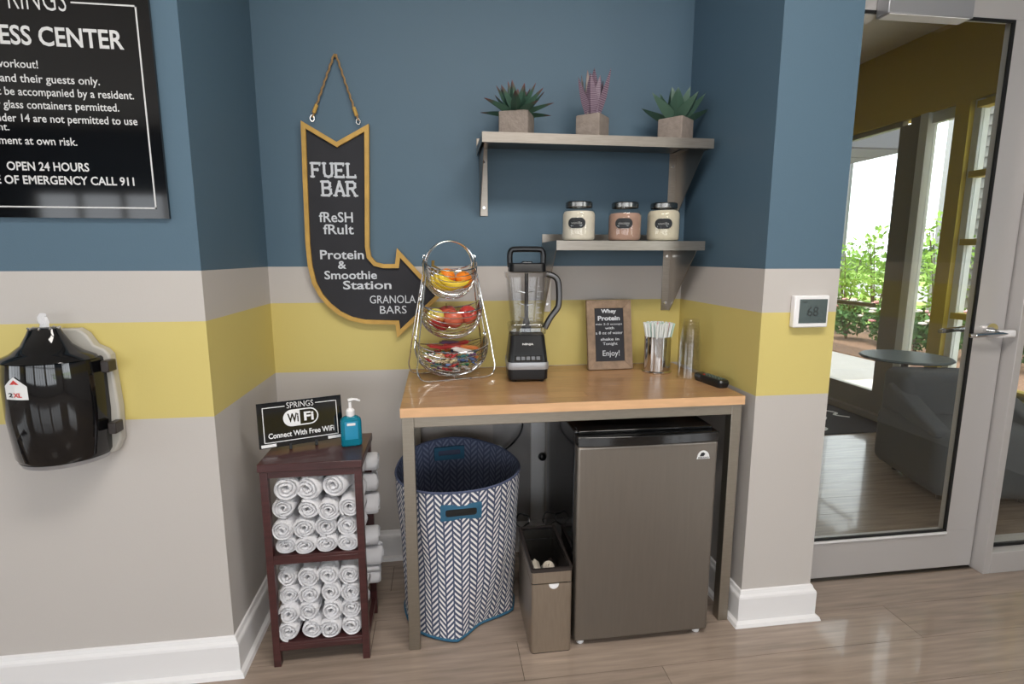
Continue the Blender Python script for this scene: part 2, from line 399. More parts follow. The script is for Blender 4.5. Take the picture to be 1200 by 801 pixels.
# ------------------------------------------------------------------ the setting
XL, XR, XP, YF = -.876, .9545, 1.241, -.645; H = 3.07; XE = 3.556
def st(name, g, m, **k): return g.build(name, m, kind='structure', **k)
st('wall_left', B(-6.1, YF, 0, XL, .12, H), 'banded_wall_paint', smooth=False)
st('wall_alcove', B(XL, 0, 0, XR, .12, H), 'banded_wall_paint', smooth=False)
st('wall_right', B(XR, YF, 0, XP, .12, H), 'banded_wall_paint', smooth=False)
st('wall_vestibule_left', B(XR, .12, 0, XP, 3.7, H), 'yellow_wall_paint', smooth=False)
st('wall_vestibule_end', B(XP, 3.6, 0, XE+.15, 3.75, H), 'yellow_wall_paint', smooth=False)
st('wall_header', B(XP, -.50, 2.46, XE, -.36, H), 'banded_wall_paint', smooth=False)
g = G(); g.box(-6.2, -7.2, 0, -6.1, -5.3, H); g.box(-6.2, -1.9, 0, -6.1, .12, H); g.box(-6.2, -5.3, 0, -6.1, -1.9, .55); g.box(-6.2, -5.3, 2.25, -6.1, -1.9, H)
st('wall_far_left', g, 'banded_wall_paint', smooth=False)
g = G(); g.box(XE, -7.2, 0, XE+.15, -6.8, H); g.box(XE, -4.2, 0, XE+.15, -.42, H); g.box(XE, -6.8, 0, XE+.15, -4.2, .65); g.box(XE, -6.8, 2.35, XE+.15, -4.2, H)
st('wall_far_right', g, 'banded_wall_paint', smooth=False)
for i, (x, y0, y1, z0, z1) in enumerate(((-6.17, -5.3, -1.9, .55, 2.25), (XE+.05, -6.8, -4.2, .65, 2.35))):  # unseen side-wall windows, added to carry the fill light
    g = G(); n_ = 4
    for k in range(n_+1): yy_ = y0+(y1-y0-.05)*k/n_; g.box(x, yy_, z0, x+.05, yy_+.05, z1)
    for z in (z0, (z0+z1)/2, z1-.05): g.box(x, y0, z, x+.05, y1, z+.05)
    st('window_%d' % (i+7), g, 'bronze_frame', smooth=False)
g = G()
g.box(-6.1, -7.2, 0, XE, -7.05, .42); g.box(-6.1, -7.2, 2.28, XE, -7.05, H)
for x0, x1 in ((-6.1, -5.5), (-3.3, -3.0), (-.8, -.5), (1.7, XE)): g.box(x0, -7.2, .42, x1, -7.05, 2.28)
st('wall_back', g, 'banded_wall_paint', smooth=False)
for i, x in enumerate((-5.5, -3.0, -.5)):
    g = G()
    for k in range(5): g.box(x+k*.54, -7.1, .42, x+k*.54+.05, -7.04, 2.28)
    for z in (.42, 1.3, 2.23): g.box(x, -7.1, z, x+2.2, -7.04, z+.05)
    f = st('window_%d' % (i+1), g, 'bronze_frame', smooth=False)
st('ceiling', B(-6.2, -7.2, H, XE+.15, 3.75, H+.12), 'ceiling_paint', smooth=False)
# floor: planks laid along the room
fl = struct_root('floor')
B(-6.2, -7.2, -.12, XE+.15, 3.75, -.012).build('subfloor', 'floor_gap', fl, smooth=False)
B(-6.1, -7.1, -.012, XE, -2.11, 0).build('plank_field', 'floor_wood', fl, smooth=False)
random.seed(5); PW = .185; y = -2.11; row = 0
while y < 3.6:
    x = -2.4-random.random()*1.1 if y < -.6 else (XL-.3-random.random()*.8)
    while x < XE:
        L_ = 1.5; x1 = min(x+L_, XE)
        if not (x1 < XL and y > -.6) and not (y > .1 and x1 < XP) and x1-x > .1:
            x0c = x
            B(x0c+.0008, y+.0008, -.012, x1-.0008, min(y+PW, 3.6)-.0008, 0).build('plank', 'floor_wood', fl, smooth=False)
        x += L_
    y += PW
B(-6.1, -2.11, -.012, -3.55, YF, 0).build('plank_field', 'floor_wood', fl, smooth=False)
# baseboards: board with a bevelled top and a shoe moulding
def baseboard(name, segs):
    """segs: list of (p0, p1, n) wall runs, n = outward normal"""
    g = G(); prof = [(0, .15), (.006, .147), (.010, .134), (.016, .126), (.018, .118), (.018, .022), (.030, .014), (.034, 0), (0, 0)]
    for (p0, p1, n, e0, e1) in segs:
        d = (Vector(p1)-Vector(p0)).normalized(); vs = []
        for p, s, e in ((Vector(p0), -1, e0), (Vector(p1), 1, e1)):
            for o, z in prof:
                q = p+Vector(n)*o+d*s*o*e; vs.append((q.x, q.y, z*.93))
        k = len(prof); g.add(vs, [(i, (i+1) % k, k+(i+1) % k, k+i) for i in range(k)]+[tuple(range(k-1, -1, -1)), tuple(range(k, 2*k))])
    return g.build(name, 'white_trim', kind='structure', smooth=False)
baseboard('baseboard_left', [((-6.1, YF), (XL, YF), (0, -1), 0, 1), ((XL, YF), (XL, 0), (1, 0), 1, -1)])
baseboard('baseboard_back', [((XL, 0), (XR, 0), (0, -1), -1, -1)])
baseboard('baseboard_right', [((XR, 0), (XR, YF), (-1, 0), -1, 1), ((XR, YF), (XP, YF), (0, -1), 1, 1), ((XP, YF), (XP, -.47), (1, 0), 1, 0)])
# door to the vestibule: aluminium leaf with one pane
d1 = struct_root('door_1', (1.25, -.42, 0))
B(1.255, -.44, .012, 2.2, -.40, .188).build('bottom_rail', 'door_metal', d1, bevel=.002)
B(2.052, -.44, .188, 2.2, -.40, 2.294).build('stile', 'door_metal', d1, bevel=.002)
B(1.255, -.44, .188, 1.34, -.40, 2.294).build('stile', 'door_metal', d1, bevel=.002)
B(1.255, -.44, 2.294, 2.2, -.40, 2.44).build('top_rail', 'door_metal', d1, bevel=.002)
ring_frame([(1.34, .188), (2.052, .188), (2.052, 2.294), (1.34, 2.294)], [(1.348, .198), (2.040, .198), (2.040, 2.284), (1.348, 2.284)], -.442, -.433).build('glazing_gasket', 'gap_black', d1, smooth=False)
B(1.346, -.439, .196, 2.042, -.434, 2.286).build('pane', 'door_glass', d1, smooth=False)
B(1.345, -.450, .180, 2.048, -.44, .187).build('glazing_bead', 'white_trim', d1, smooth=False)
B(1.25, -.45, 0, 2.2, -.39, .004).build('threshold', 'brushed_steel', d1, smooth=False)
def lever(sgn, yb):
    g = G().cyl((2.128, yb, 1.09), .031, .012*sgn, 28, 'y'); r = g.build('rose', 'chrome', d1)
    G().cyl((2.128, yb+.012*sgn, 1.086), .012, .045*sgn, 18, 'y').build('spindle', 'chrome', r)
    g = G().tube(bez([(2.155, yb+.052*sgn, 1.084), (2.12, yb+.055*sgn, 1.084), (2.06, yb+.056*sgn, 1.082), (2.0, yb+.05*sgn, 1.078), (1.985, yb+.046*sgn, 1.077)], 5), [.013]*8+[.011]*8+[.009]*5, 10)
    g.build('handle', 'chrome', r)
    B(2.10, yb+.044*sgn, 1.068, 2.185, yb+.066*sgn, 1.098).build('lever_grip', 'white_plastic' if sgn < 0 else 'chrome', r, bevel=.008, bseg=3)
lever(-1, -.44); lever(1, -.40)
cl = B(1.453, -.50, 2.262, 1.803, -.441, 2.33).build('door_closer', 'silver_plastic', d1, bevel=.004)
B(1.462, -.497, 2.2605, 1.79, -.446, 2.2625).build('closer_cover', 'white_plastic', cl, smooth=False)
# frame round the door and the sidelight beside it
t1 = struct_root('trim_1', (2.2, -.45, 0))
B(2.206, -.495, 0, 2.24, -.36, 2.46).build('jamb', 'door_metal', t1, bevel=.002)
B(2.200, -.43, 0, 2.207, -.385, 2.44).build('jamb_gasket', 'gap_black', t1, smooth=False)
B(1.242, -.36, 2.44, 2.206, -.34, 2.46).build('head', 'door_metal', t1, smooth=False)
B(XE-.05, -.495, 0, XE, -.36, 2.46).build('jamb', 'door_metal', t1, bevel=.002)
w4 = struct_root('window_4', (2.3, -.45, 0))
B(2.24, -.495, 0, XE-.05, -.36, .10).build('bottom_rail', 'door_metal', w4, bevel=.002)
B(2.24, -.495, 2.36, XE-.05, -.36, 2.46).build('top_rail', 'door_metal', w4, bevel=.002)
B(2.24, -.45, .10, XE-.05, -.44, 2.36).build('pane', 'door_glass', w4, smooth=False)
ring_frame([(2.24, .10), (XE-.05, .10), (XE-.05, 2.36), (2.24, 2.36)], [(2.248, .112), (XE-.06, .112), (XE-.06, 2.35), (2.248, 2.35)], -.453, -.437).build('glazing_gasket', 'gap_black', w4, smooth=False)

# exterior wall of the vestibule (plane x = XE), entrance door and windows
XI = XE+.15
g = G(); g.box(XE, -.42, 2.48, XI, 3.6, H); g.box(XE, 2.95, 0, XI, 3.6, 2.48); g.box(XE, -.42, 0, XI, -.25, 2.48); g.box(XE, -.25, 0, XI, 1.05, .5)
st('wall_vestibule_right', g, 'yellow_wall_paint', smooth=False)
d2 = struct_root('door_2', (XE+.05, 2.9, 0)); a, b = XE+.03, XE+.08
B(a, 1.70, .05, b, 2.92, .235).build('bottom_rail', 'bronze_frame', d2, smooth=False)
B(a, 1.62, .05, b, 1.72, 2.44).build('stile', 'bronze_frame', d2, smooth=False)
B(a, 2.84, .05, b, 2.94, 2.44).build('stile', 'bronze_frame', d2, smooth=False)
B(a, 1.70, 2.44, b, 2.92, 2.48).build('top_rail', 'bronze_frame', d2, smooth=False)
B(XE+.05, 1.72, .235, XE+.056, 2.84, 2.44).build('pane', 'window_glass', d2, smooth=False)
G().tube([(XE-.02, 1.74, .985), (XE-.02, 2.84, .985)], .02, 10).build('push_bar', 'bronze_frame', d2)
B(XE-.03, 1.0, 0, XI, 2.95, .05).build('threshold', 'bronze_frame', d2, smooth=False)
w5 = struct_root('window_5', (XE+.05, 1.5, 0))
B(a, 1.50, .05, b, 1.62, 2.48).build('mullion', 'bronze_frame', w5, smooth=False)
for z in (.97, 1.50, 1.97): B(a-.01, 1.50, z-.02, b, 1.62, z+.02).build('mullion', 'bronze_frame', w5, smooth=False)
B(XE-.005, 1.43, .05, b, 1.50, 2.48).build('mullion', 'pale_frame', w5, smooth=False, label='pale grey upright beside the tall pane')
B(a, 1.20, 2.40, b, 1.43, 2.48).build('top_rail', 'pale_frame', w5, smooth=False)
B(a, 1.20, .05, b, 1.43, .10).build('bottom_rail', 'pale_frame', w5, smooth=False)
B(XE+.05, 1.2, .10, XE+.056, 1.43, 2.40).build('pane', 'window_glass', w5, smooth=False)
w6 = struct_root('window_6', (XE+.05, .5, 0))
B(XE-.01, 1.10, .05, XI, 1.21, 2.48).build('mullion', 'yellow_wall_paint', w6, smooth=False, label='yellow painted post between the windows')
B(a, 1.05, .5, b+.02, 1.10, 2.48).build('mullion', 'pale_frame', w6, smooth=False)
for z in (.50, .97, 1.50, 1.97, 2.44): B(XE, -.25, z-.022, b, 1.06, z+.022).build('transom', 'yellow_wall_paint', w6, smooth=False)
B(XE+.05, -.25, .5, XE+.056, 1.05, 2.48).build('pane', 'window_glass', w6, smooth=False)
for y0 in (-.25, .38): B(a, y0, .5, b, y0+.05, 2.48).build('mullion', 'yellow_wall_paint', w6, smooth=False)

# ------------------------------------------------------------------ outdoors
def ground(name, label, cat, g, m): o = g.build(name, m, smooth=False); o['kind'] = 'structure'; return o
ground('ground_paving', '', '', B(XI, -6, -.2, 5.75, 14, -.02), 'paving')
ground('ground_mulch_bed', '', '', B(5.75, -6, -.2, 8.6, 14, .0), 'mulch')
ground('ground_lawn', '', '', B(8.6, -30, -.3, 15.5, 60, -.06), 'lawn')
ground('ground_road', '', '', B(15.5, -60, -.3, 24, 90, -.08), 'asphalt')
ground('ground_far_lawn', '', '', B(24, -90, -.3, 120, 160, -.1), 'lawn')
cp = thing('entrance_canopy', 'grey panelled canopy soffit above the glass entrance door', 'canopy', (4.7, 6, 2.7))
B(XI+.01, 3.9, 2.74, 5.8, 9, 3.0).build('roof', 'roof_grey', cp, smooth=False)
for i in range(9): B(XI+.02, 3.92+i*.55, 2.725, 5.78, 4.45+i*.55, 2.74).build('panel', 'roof_grey', cp, smooth=False)
for i, y in enumerate((4.1, 8.8)): B(5.6, y-.06, -.02, 5.72, y+.06, 2.73).build('post', 'bronze_frame', cp, smooth=False) if i else None
# neighbouring wing with lap siding
bd = thing('neighbouring_building', 'pale grey lap-sided building wing seen through the right-hand vestibule window', 'building', (11, 2, -.1))
B(9.05, -6, -.1, 14, 6.5, 6).build('wall', 'siding', bd, smooth=False)
for i in range(34): G().prism_y([(9.05, i*.17), (9.0, i*.17), (9.035, i*.17+.17), (9.05, i*.17+.17)], 1.0, 6.5).build('siding_board', 'siding', bd, smooth=False)
for z, h in ((.9, 1.3), (3.2, 1.4)):
    f = B(8.96, 4.6, z, 9.02, 5.7, z+h).build('window_frame', 'siding_trim', bd, smooth=False)
    B(8.95, 4.7, z+.1, 8.965, 5.6, z+h-.1).build('pane', 'lcd', f, smooth=False)
B(8.97, 6.4, -.1, 9.1, 6.55, 6).build('corner_board', 'siding_trim', bd, smooth=False)
B(8.9, -6, 5.9, 14.1, 6.7, 6.3).build('roof', 'roof_grey', bd, smooth=False)
# lamp post, hoop-roofed houses, far trees
lp = thing('lamp_post', 'thin grey lamp post standing beyond the glass entrance door', 'lamp post', (11.5, 11.9, -.06))
G().tube([(11.5, 11.9, -.06), (11.5, 11.9, 7)], .05, 8).build('pole', 'roof_grey', lp); B(11.2, 11.8, 7, 11.9, 12.0, 7.12).build('lamp_head', 'roof_grey', lp)
for i, (x, y, r) in enumerate(((40, 46, 3.0), (40, 37.5, 4.0), (42, 29.5, 3.2))):
    lb = ('left', 'middle', 'right')[i]
    t = thing('hoop_house', 'white arched hoop house far beyond the road, %s one of three' % lb, 'greenhouse', (x, y, -.1), group='far hoop houses')
    for k in range(6):
        G().tube([(x+k*1.5, y+r*math.cos(PI*j/16), -.1+r*1.15*math.sin(PI*j/16)) for j in range(17)], .09, 6).build('hoop', 'hoop_white', t)
    g = G(); vs = [(x+q, y+r*math.cos(PI*j/16), -.1+r*.5*math.sin(PI*j/16)) for q in (0, 7.5) for j in range(17)]
    g.add(vs, [(j, j+1, 18+j, 17+j) for j in range(16)]).build('cover', 'hoop_white', t, solid=.02)
def foliage(c, rx, rz, n, size, seed):
    rnd = random.Random(seed); g = G()
    for _ in range(n):
        u = Vector((rnd.gauss(0, 1), rnd.gauss(0, 1), rnd.gauss(0, 1))).normalized()*(rnd.random()**.5)
        p = Vector(c)+Vector((u.x*rx, u.y*rx, u.z*rz)); a = Vector((rnd.gauss(0, 1), rnd.gauss(0, 1), rnd.gauss(0, 1))).normalized()
        b = a.cross(Vector((rnd.gauss(0, 1), rnd.gauss(0, 1), rnd.gauss(0, 1)))).normalized(); s = size*(.6+rnd.random()*.8)
        g.add([p-a*s, p+b*s*.45, p+a*s, p-b*s*.45], [(0, 1, 2, 3)])
    return g
def shrub(name, label, cat, x, y, h, r, lm, seed, n=700, ls=.05, flowers=None, z0=0, group=None, lean=None):
    t = thing(name, label, cat, (x, y, z0), group=group); rnd = random.Random(seed)
    g = G()
    for k in range(5):
        a = rnd.random()*6.3; g.tube(bez([(x, y, z0-.03), (x+math.cos(a)*r*.3, y+math.sin(a)*r*.3, z0+h*.5), (x+math.cos(a)*r*.6, y+math.sin(a)*r*.6, z0+h*.85)], 4), [.014]*4+[.008]*5, 5)
    g.build('branches', 'bark', t)
    f = foliage((x, y, z0+h*.55), r, h*.47, n, ls, seed).build('foliage', lm, t, smooth=False); f['kind'] = 'stuff'
    if flowers:
        for k in range(flowers):
            a = rnd.random()*6.3; e = rnd.random()*1.2; p = (x+r*math.cos(a)*math.cos(e)*.95, y+r*math.sin(a)*math.cos(e)*.95, z0+h*.55+h*.45*math.sin(e))
            g = G()
            for q in range(6):
                b = q*PI/3; g.ball((p[0]+.03*math.cos(b), p[1]+.03*math.sin(b), p[2]), .028, 6, sz=.6)
            g.ball(p, .025, 6); g.build('blossom', 'petal_white' if rnd.random() < .6 else 'petal_pink', t)
    return t
for i, (x, y, h, r, lab) in enumerate(((7.1, 6.8, .75, .5, 'leftmost, low, by the door pane edge'), (6.8, 5.9, .7, .5, 'second from the left'), (6.9, 5.2, .72, .5, 'behind the door stile'), (6.7, 4.45, .66, .45, 'seen in the narrow pane'), (7.0, 3.8, .7, .5, 'behind the yellow window post'), (7.0, 3.0, .7, .5, 'behind the lounge chair window'))):
    shrub('rose_bush', 'low rose bush in pink and white bloom, '+lab, 'bush', x, y, h, r*.68, 'leaf_deep', 20+i, 800, .045, 22, group='rose bushes in the mulch bed')
for i, (x, y, h, r, lm, lab) in enumerate(((7.9, 7.3, 1.75, .5, 'leaf_light', 'by the wall edge'), (7.8, 6.45, 1.95, .5, 'leaf_light', 'beside the lamp post'), (7.8, 5.2, 2.1, .55, 'leaf_light', 'in the narrow pane'), (8.1, 4.2, 2.3, .65, 'leaf_mid', 'behind the yellow window post'))):
    shrub('young_tree', 'slender young tree with light green leaves, '+lab, 'tree', x, y, h, r*.8, lm, 60+i, 620, .055, group='young trees beyond the entrance')
for i, (x, y, r) in enumerate(((34, 41, 1.5), (34, 33.4, 1.3), (34, 30.5, 1.6), (33, 45, 1.7))):
    t = thing('far_tree', 'small dark green tree far off beside the hoop houses, number %s from the left' % ('two', 'three', 'four', 'one')[i], 'tree', (x, y, -.1), group='distant trees')
    foliage((x, y, 1.2), r*.6, r, 400, .22, 90+i).build('foliage', 'tree_dark', t, smooth=False)['kind'] = 'stuff'
    G().tube([(x, y, -.1), (x, y, 1)], .12, 6).build('trunk', 'bark', t)

# ------------------------------------------------------------------ vestibule things
rug = thing('floor_mat', 'black entrance mat with white script in front of the glass entrance door', 'mat', (2.9, 2.0, 0))
B(2.25, 1.32, 0, 3.5, 2.75, .009).build('pile', 'mat_black', rug, smooth=False)
g = G()
for pts in ([(3.30, 1.93), (3.36, 1.84), (3.30, 1.78), (3.38, 1.70)], [(3.12, 1.82), (3.17, 1.74), (3.10, 1.66)], [(2.92, 1.80), (2.99, 1.68), (2.90, 1.56), (2.96, 1.46), (2.90, 1.40)], [(3.05, 2.1), (3.2, 2.0), (3.08, 1.9)], [(2.85, 2.2), (3.0, 2.1), (2.9, 1.95)]):
    g.tube([(p.x, p.y, .0085) for p in bez([(a_, b_, 0) for a_, b_ in pts], 6)], .014, 6, flat=.3)
g.build('lettering', 'sign_white', rug)
def lounge(label, x, y, rz, m, group):
    t = thing('lounge_chair', label, 'chair', (x, y, 0), rz, group)
    def rb(name, a, bev): return B(*a).build(name, m, t, world=False, bevel=bev, bseg=5)
    rb('seat', (-.33, -.33, .04, .33, .33, .43), .07)
    rb('backrest', (-.31, .06, .36, .33, .33, .685), .06)
    G().hexa([(-.34, -.30, .38), (-.24, -.30, .38), (-.24, .2, .44), (-.34, .2, .44)], [(-.34, -.30, .42), (-.24, -.30, .42), (-.22, .2, .60), (-.34, .2, .60)]).build('armrest', m, t, world=False, bevel=.03, bseg=4)
    G().hexa([(.24, -.30, .38), (.34, -.30, .38), (.34, .2, .44), (.24, .2, .44)], [(.24, -.30, .42), (.34, -.30, .42), (.34, .2, .60), (.22, .2, .60)]).build('armrest', m, t, world=False, bevel=.03, bseg=4)
    for sx in (-.22, .22):
        for sy in (-.22, .22): G().cyl((sx, sy, 0), .02, .05, 12).build('foot', 'black_plastic', t, world=False)
    return t
lounge('charcoal upholstered tub chair seen through the door glass', 2.98, .36, R(-14), 'charcoal_upholstery', 'vestibule lounge chairs')
tb = thing('side_table', 'round dark teal-topped side table behind the charcoal lounge chair', 'table', (3.03, .86, 0))
G().lathe([(0, 0), (.265, 0), (.275, .009), (.265, .018), (0, .018)], (3.03, .86, .70), 40).build('table_top', 'table_teal', tb)
G().cyl((3.03, .86, .01), .022, .69, 14).build('post', 'black_plastic', tb)
G().lathe([(0, 0), (.09, 0), (.09, .008), (.03, .02), (0, .02)], (3.03, .86, 0), 28).build('base', 'black_plastic', tb)

# ------------------------------------------------------------------ work table (butcher block on steel frame)
X0, X1, YT, ZT = -.305, .922, -.63, .9
wt = thing('work_table', 'butcher block table on a brushed steel frame standing in the alcove', 'table', (.31, -.31, 0))
random.seed(3); NS = 9; D_ = (-.004-YT)/NS
for i in range(NS):
    xs = [X0]+sorted(X0+random.uniform(.2, 1.05) for _ in range(1))+[X1]
    for a, b in zip(xs, xs[1:]):
        B(a, YT+i*D_+.0003, .868, b-.0003*(b < X1), YT+(i+1)*D_, ZT).build('stave', 'butcher_lit_edge' if False else 'butcher_block', wt, bevel=.0006, bseg=1)
for x in (X0+.004, X1-.044):
    for y in (YT+.006, -.055): B(x, y, 0, x+.04, y+.04, .867).build('leg', 'table_steel', wt, bevel=.002)
for y in (YT+.006, -.055): B(X0+.044, y, .829, X1-.044, y+.04, .867).build('rail', 'table_steel', wt, bevel=.002)
for x in (X0+.004, X1-.044): B(x, YT+.046, .829, x+.04, -.055, .867).build('rail', 'table_steel', wt, bevel=.002)

B(X0, YT-.003, .868, X1, YT, .8995).build('lit_edge_strip', 'butcher_lit_edge', wt, smooth=False, label='front edge strip coloured paler as if lit')  # same wood as the staves; the light on the front face is in its colour
# ------------------------------------------------------------------ mini fridge
fx0, fx1 = .288, .797
fr = thing('mini_fridge', 'compact fridge with dark stainless door and black top under the table', 'fridge', (.54, -.42, 0))
B(fx0, -.64, .022, fx1, -.17, .80).build('body', 'fridge_black', fr, bevel=.008, bseg=3)
dr = B(fx0, -.690, .022, fx1, -.644, .757).build('door', 'fridge_door', fr, bevel=.009, bseg=4)
g = G(); n = 16
poly = [(fx0, -.645), (fx0, -.690)]+[(fx0+(fx1-fx0)*k/n, -.690-.014*math.sin(PI*k/n)) for k in range(1, n)]+[(fx1, -.690), (fx1, -.645)]
g.prism_z(poly, .757, .792).build('door_handle', 'fridge_black', dr, bevel=.003)
B(fx0+.01, -.66, .792, fx1-.01, -.60, .803).build('hinge_cover', 'fridge_black', fr, bevel=.003)
G().lathe([(0, -.004), (.026, -.004), (.026, 0), (0, 0)], (.742, 0, 0), 24).xf(Matrix.Translation((0, -.691, .706)) @ Matrix.Rotation(R(90), 4, 'X')).v
bg_ = G(); pts = [(.742+.022*math.cos(a), .700+.024*math.sin(a)) for a in [PI*k/12 for k in range(13)]]
bg_.prism_y([(.718, .694)]+[(p[0], p[1]) for p in reversed(pts)][0:0]+[(.766, .694)]+pts, -.6925, -.6895)
bdg = bg_.build('badge', 'sign_white', dr, smooth=False)
G().prism_y([(.728, .704), (.742, .704), (.748, .712), (.742, .718), (.733, .716)], -.6935, -.6924).build('badge_mark', 'label_black', dr, smooth=False)
text(dr, 'IGLOO', .7225, .7615, .696, .7015, -.6937, 'label_black', .02)
for x in (fx0+.03, fx1-.03):
    for y in (-.66, -.20): G().lathe([(0, 0), (.013, 0), (.015, .008), (.009, .022), (0, .022)], (x, y, 0), 14).build('foot', 'white_plastic' if y < -.5 else 'rubber', fr)

# ------------------------------------------------------------------ waste bin
bn = thing('waste_bin', 'narrow open steel waste bin with dark rim between hamper and fridge', 'bin', (.205, -.55, 0))
bx0, bx1, by0, by1, bh = .129, .274, -.702, -.40, .322
def rrect(x0, y0, x1, y1, r, n=5):
    o = []
    for cx, cy, a in ((x1-r, y0+r, -90), (x1-r, y1-r, 0), (x0+r, y1-r, 90), (x0+r, y0+r, 180)):
        for k in range(n+1): t = R(a+90*k/n); o.append((cx+r*math.cos(t), cy+r*math.sin(t)))
    return o
def shell(x0, y0, x1, y1, r, z0, z1, th, bottom=True):
    o = rrect(x0, y0, x1, y1, r); i_ = rrect(x0+th, y0+th, x1-th, y1-th, max(r-th, .002)); n = len(o); g = G()
    vs = [(x, y, z0) for x, y in o]+[(x, y, z1) for x, y in o]+[(x, y, z1) for x, y in i_]+[(x, y, z0+(.006 if bottom else 0)) for x, y in i_]
    fs = []
    for k in range(n):
        j = (k+1) % n; fs += [(k, j, n+j, n+k), (n+k, n+j, 2*n+j, 2*n+k), (2*n+k, 2*n+j, 3*n+j, 3*n+k)]
        if not bottom: fs.append((3*n+k, 3*n+j, j, k))
    if bottom: fs += [tuple(range(n-1, -1, -1)), tuple(3*n+k for k in range(n))]
    return g.add(vs, fs)
shell(bx0, by0, bx1, by1, .010, .004, .268, .004).build('body', 'bin_steel', bn)
shell(bx0, by0, bx1, by1, .010, .272, .314, .004, False).build('upper_band', 'bin_steel', bn)
shell(bx0-.002, by0-.002, bx1+.002, by1+.002, .011, .314, .326, .010, False).build('rim', 'bin_dark', bn)
shell(bx0+.002, by0+.002, bx1-.002, by1-.002, .009, 0, .006, .01).build('base', 'bin_dark', bn)
shell(bx0+.011, by0+.011, bx1-.011, by1-.011, .012, .03, .322, .0015).build('liner', 'liner_film', bn)
G().prism_y([(.208+.018*math.cos(PI+PI*k/10), .268+.018*math.sin(PI+PI*k/10)) for k in range(11)], -.7045, -.7015).build('pull_tab', 'white_plastic', bn, smooth=False)
pb = thing('lotion_bottle', 'discarded cream pump bottle lying in the steel waste bin', 'bottle', (.215, -.56, .2))
G().lathe([(0, -.05), (.02, -.05), (.022, -.045), (.022, .03), (.012, .042), (.012, .05), (0, .05)], n=16).xf(Matrix.Translation((.212, -.57, .245)) @ Matrix.Rotation(R(50), 4, 'X')).build('bottle_body', 'cream_powder', pb)
G().tube([(.212, -.605, .275), (.212, -.622, .29), (.205, -.64, .288)], .007, 8).build('pump', 'cream_powder', pb)
for i, (x, y, m, nm, lb) in enumerate(((.175, -.56, 'soap_label', 'wrapper', 'crumpled blue wrapper lying in the steel waste bin'), (.20, -.62, 'banana_stem', 'food_scrap', 'brown food scrap at the front of the waste bin heap'), (.235, -.50, 'bin_dark', 'wrapper', 'crumpled dark wrapper at the back of the waste bin'), (.17, -.49, 'cream_powder', 'paper_scrap', 'crumpled pale paper at the back of the waste bin'), (.18, -.65, 'grey_plastic', 'paper_scrap', 'crumpled grey paper at the front left of the waste bin'))):
    tag(G().ball((x, y, .20), .034, 12, sz=.8, jit=.5).build(nm, m), lb, 'litter', 'litter in the waste bin')
tag(B(bx0+.022, by0+.022, .034, bx1-.022, by1-.022, .165).build('refuse_heap', 'rubber', bevel=.02), 'dark bagged refuse filling the lower part of the steel bin', 'litter')
for i, x in enumerate((.148, .215)):
    pass
# cords, plastic sheet and panel behind the table
cd = G().tube(bez([(.20, -.044, .80), (.20, -.044, .70), (.195, -.044, .61), (.155, -.044, .55), (.10, -.044, .50), (.03, -.044, .40), (-.02, -.046, .2), (.02, -.055, .012), (.1, -.06, .012)], 8), .0045, 8)
tag(cd.build('power_cord', 'black_plastic'), 'black power cord hanging down the wall behind the chevron hamper', 'cord')
lpn = []
for cx, lb in ((.150, 'left'), (.262, 'right')):
    ps = [(cx+.028*math.cos(2*PI*k/24), -.365+.008*math.sin(k), .335+.028*math.sin(2*PI*k/24)) for k in range(24)]
    o_ = G().tube(ps, .0035, 8, closed=True); o_.tube([(cx, -.365, .307), (cx-.01, -.36, .15), (cx, -.35, .004)], .0035, 8)
    tag(o_.build('cord_loop', 'black_plastic'), 'black cord loop standing behind the steel bin, the %s one' % lb, 'cord', 'cord loops behind the bin')
ps_ = thing('access_panel', 'pale grey upright wall panel with a round black knob behind the bin', 'panel', (.28, -.01, .14))
B(.245, -.012, .145, .312, -.001, .82).build('panel_board', 'white_trim', ps_, bevel=.002)
G().lathe([(0, 0), (.018, 0), (.020, .006), (.016, .020), (.007, .026), (0, .026)], n=24).xf(Matrix.Translation((.298, -.012, .467)) @ Matrix.Rotation(R(90), 4, 'X')).build('knob', 'black_plastic', ps_)
g = G(); nx, nz = 14, 40; vs = []
for j in range(nz+1):
    for i in range(nx+1):
        u, v = i/nx, j/nz; vs.append((.065+.175*u, -.020-.012*noise.noise(Vector((u*4+v*3, v*7-u*2, 1)))-.006*noise.noise(Vector((u*12, v*16, 4))), .15+.65*v))
g.add(vs, [(j*(nx+1)+i, j*(nx+1)+i+1, (j+1)*(nx+1)+i+1, (j+1)*(nx+1)+i) for j in range(nz) for i in range(nx)])
tag(g.build('plastic_sheet', 'plastic_film'), 'crinkled clear plastic sheet hanging on the wall behind the hamper', 'plastic sheet')

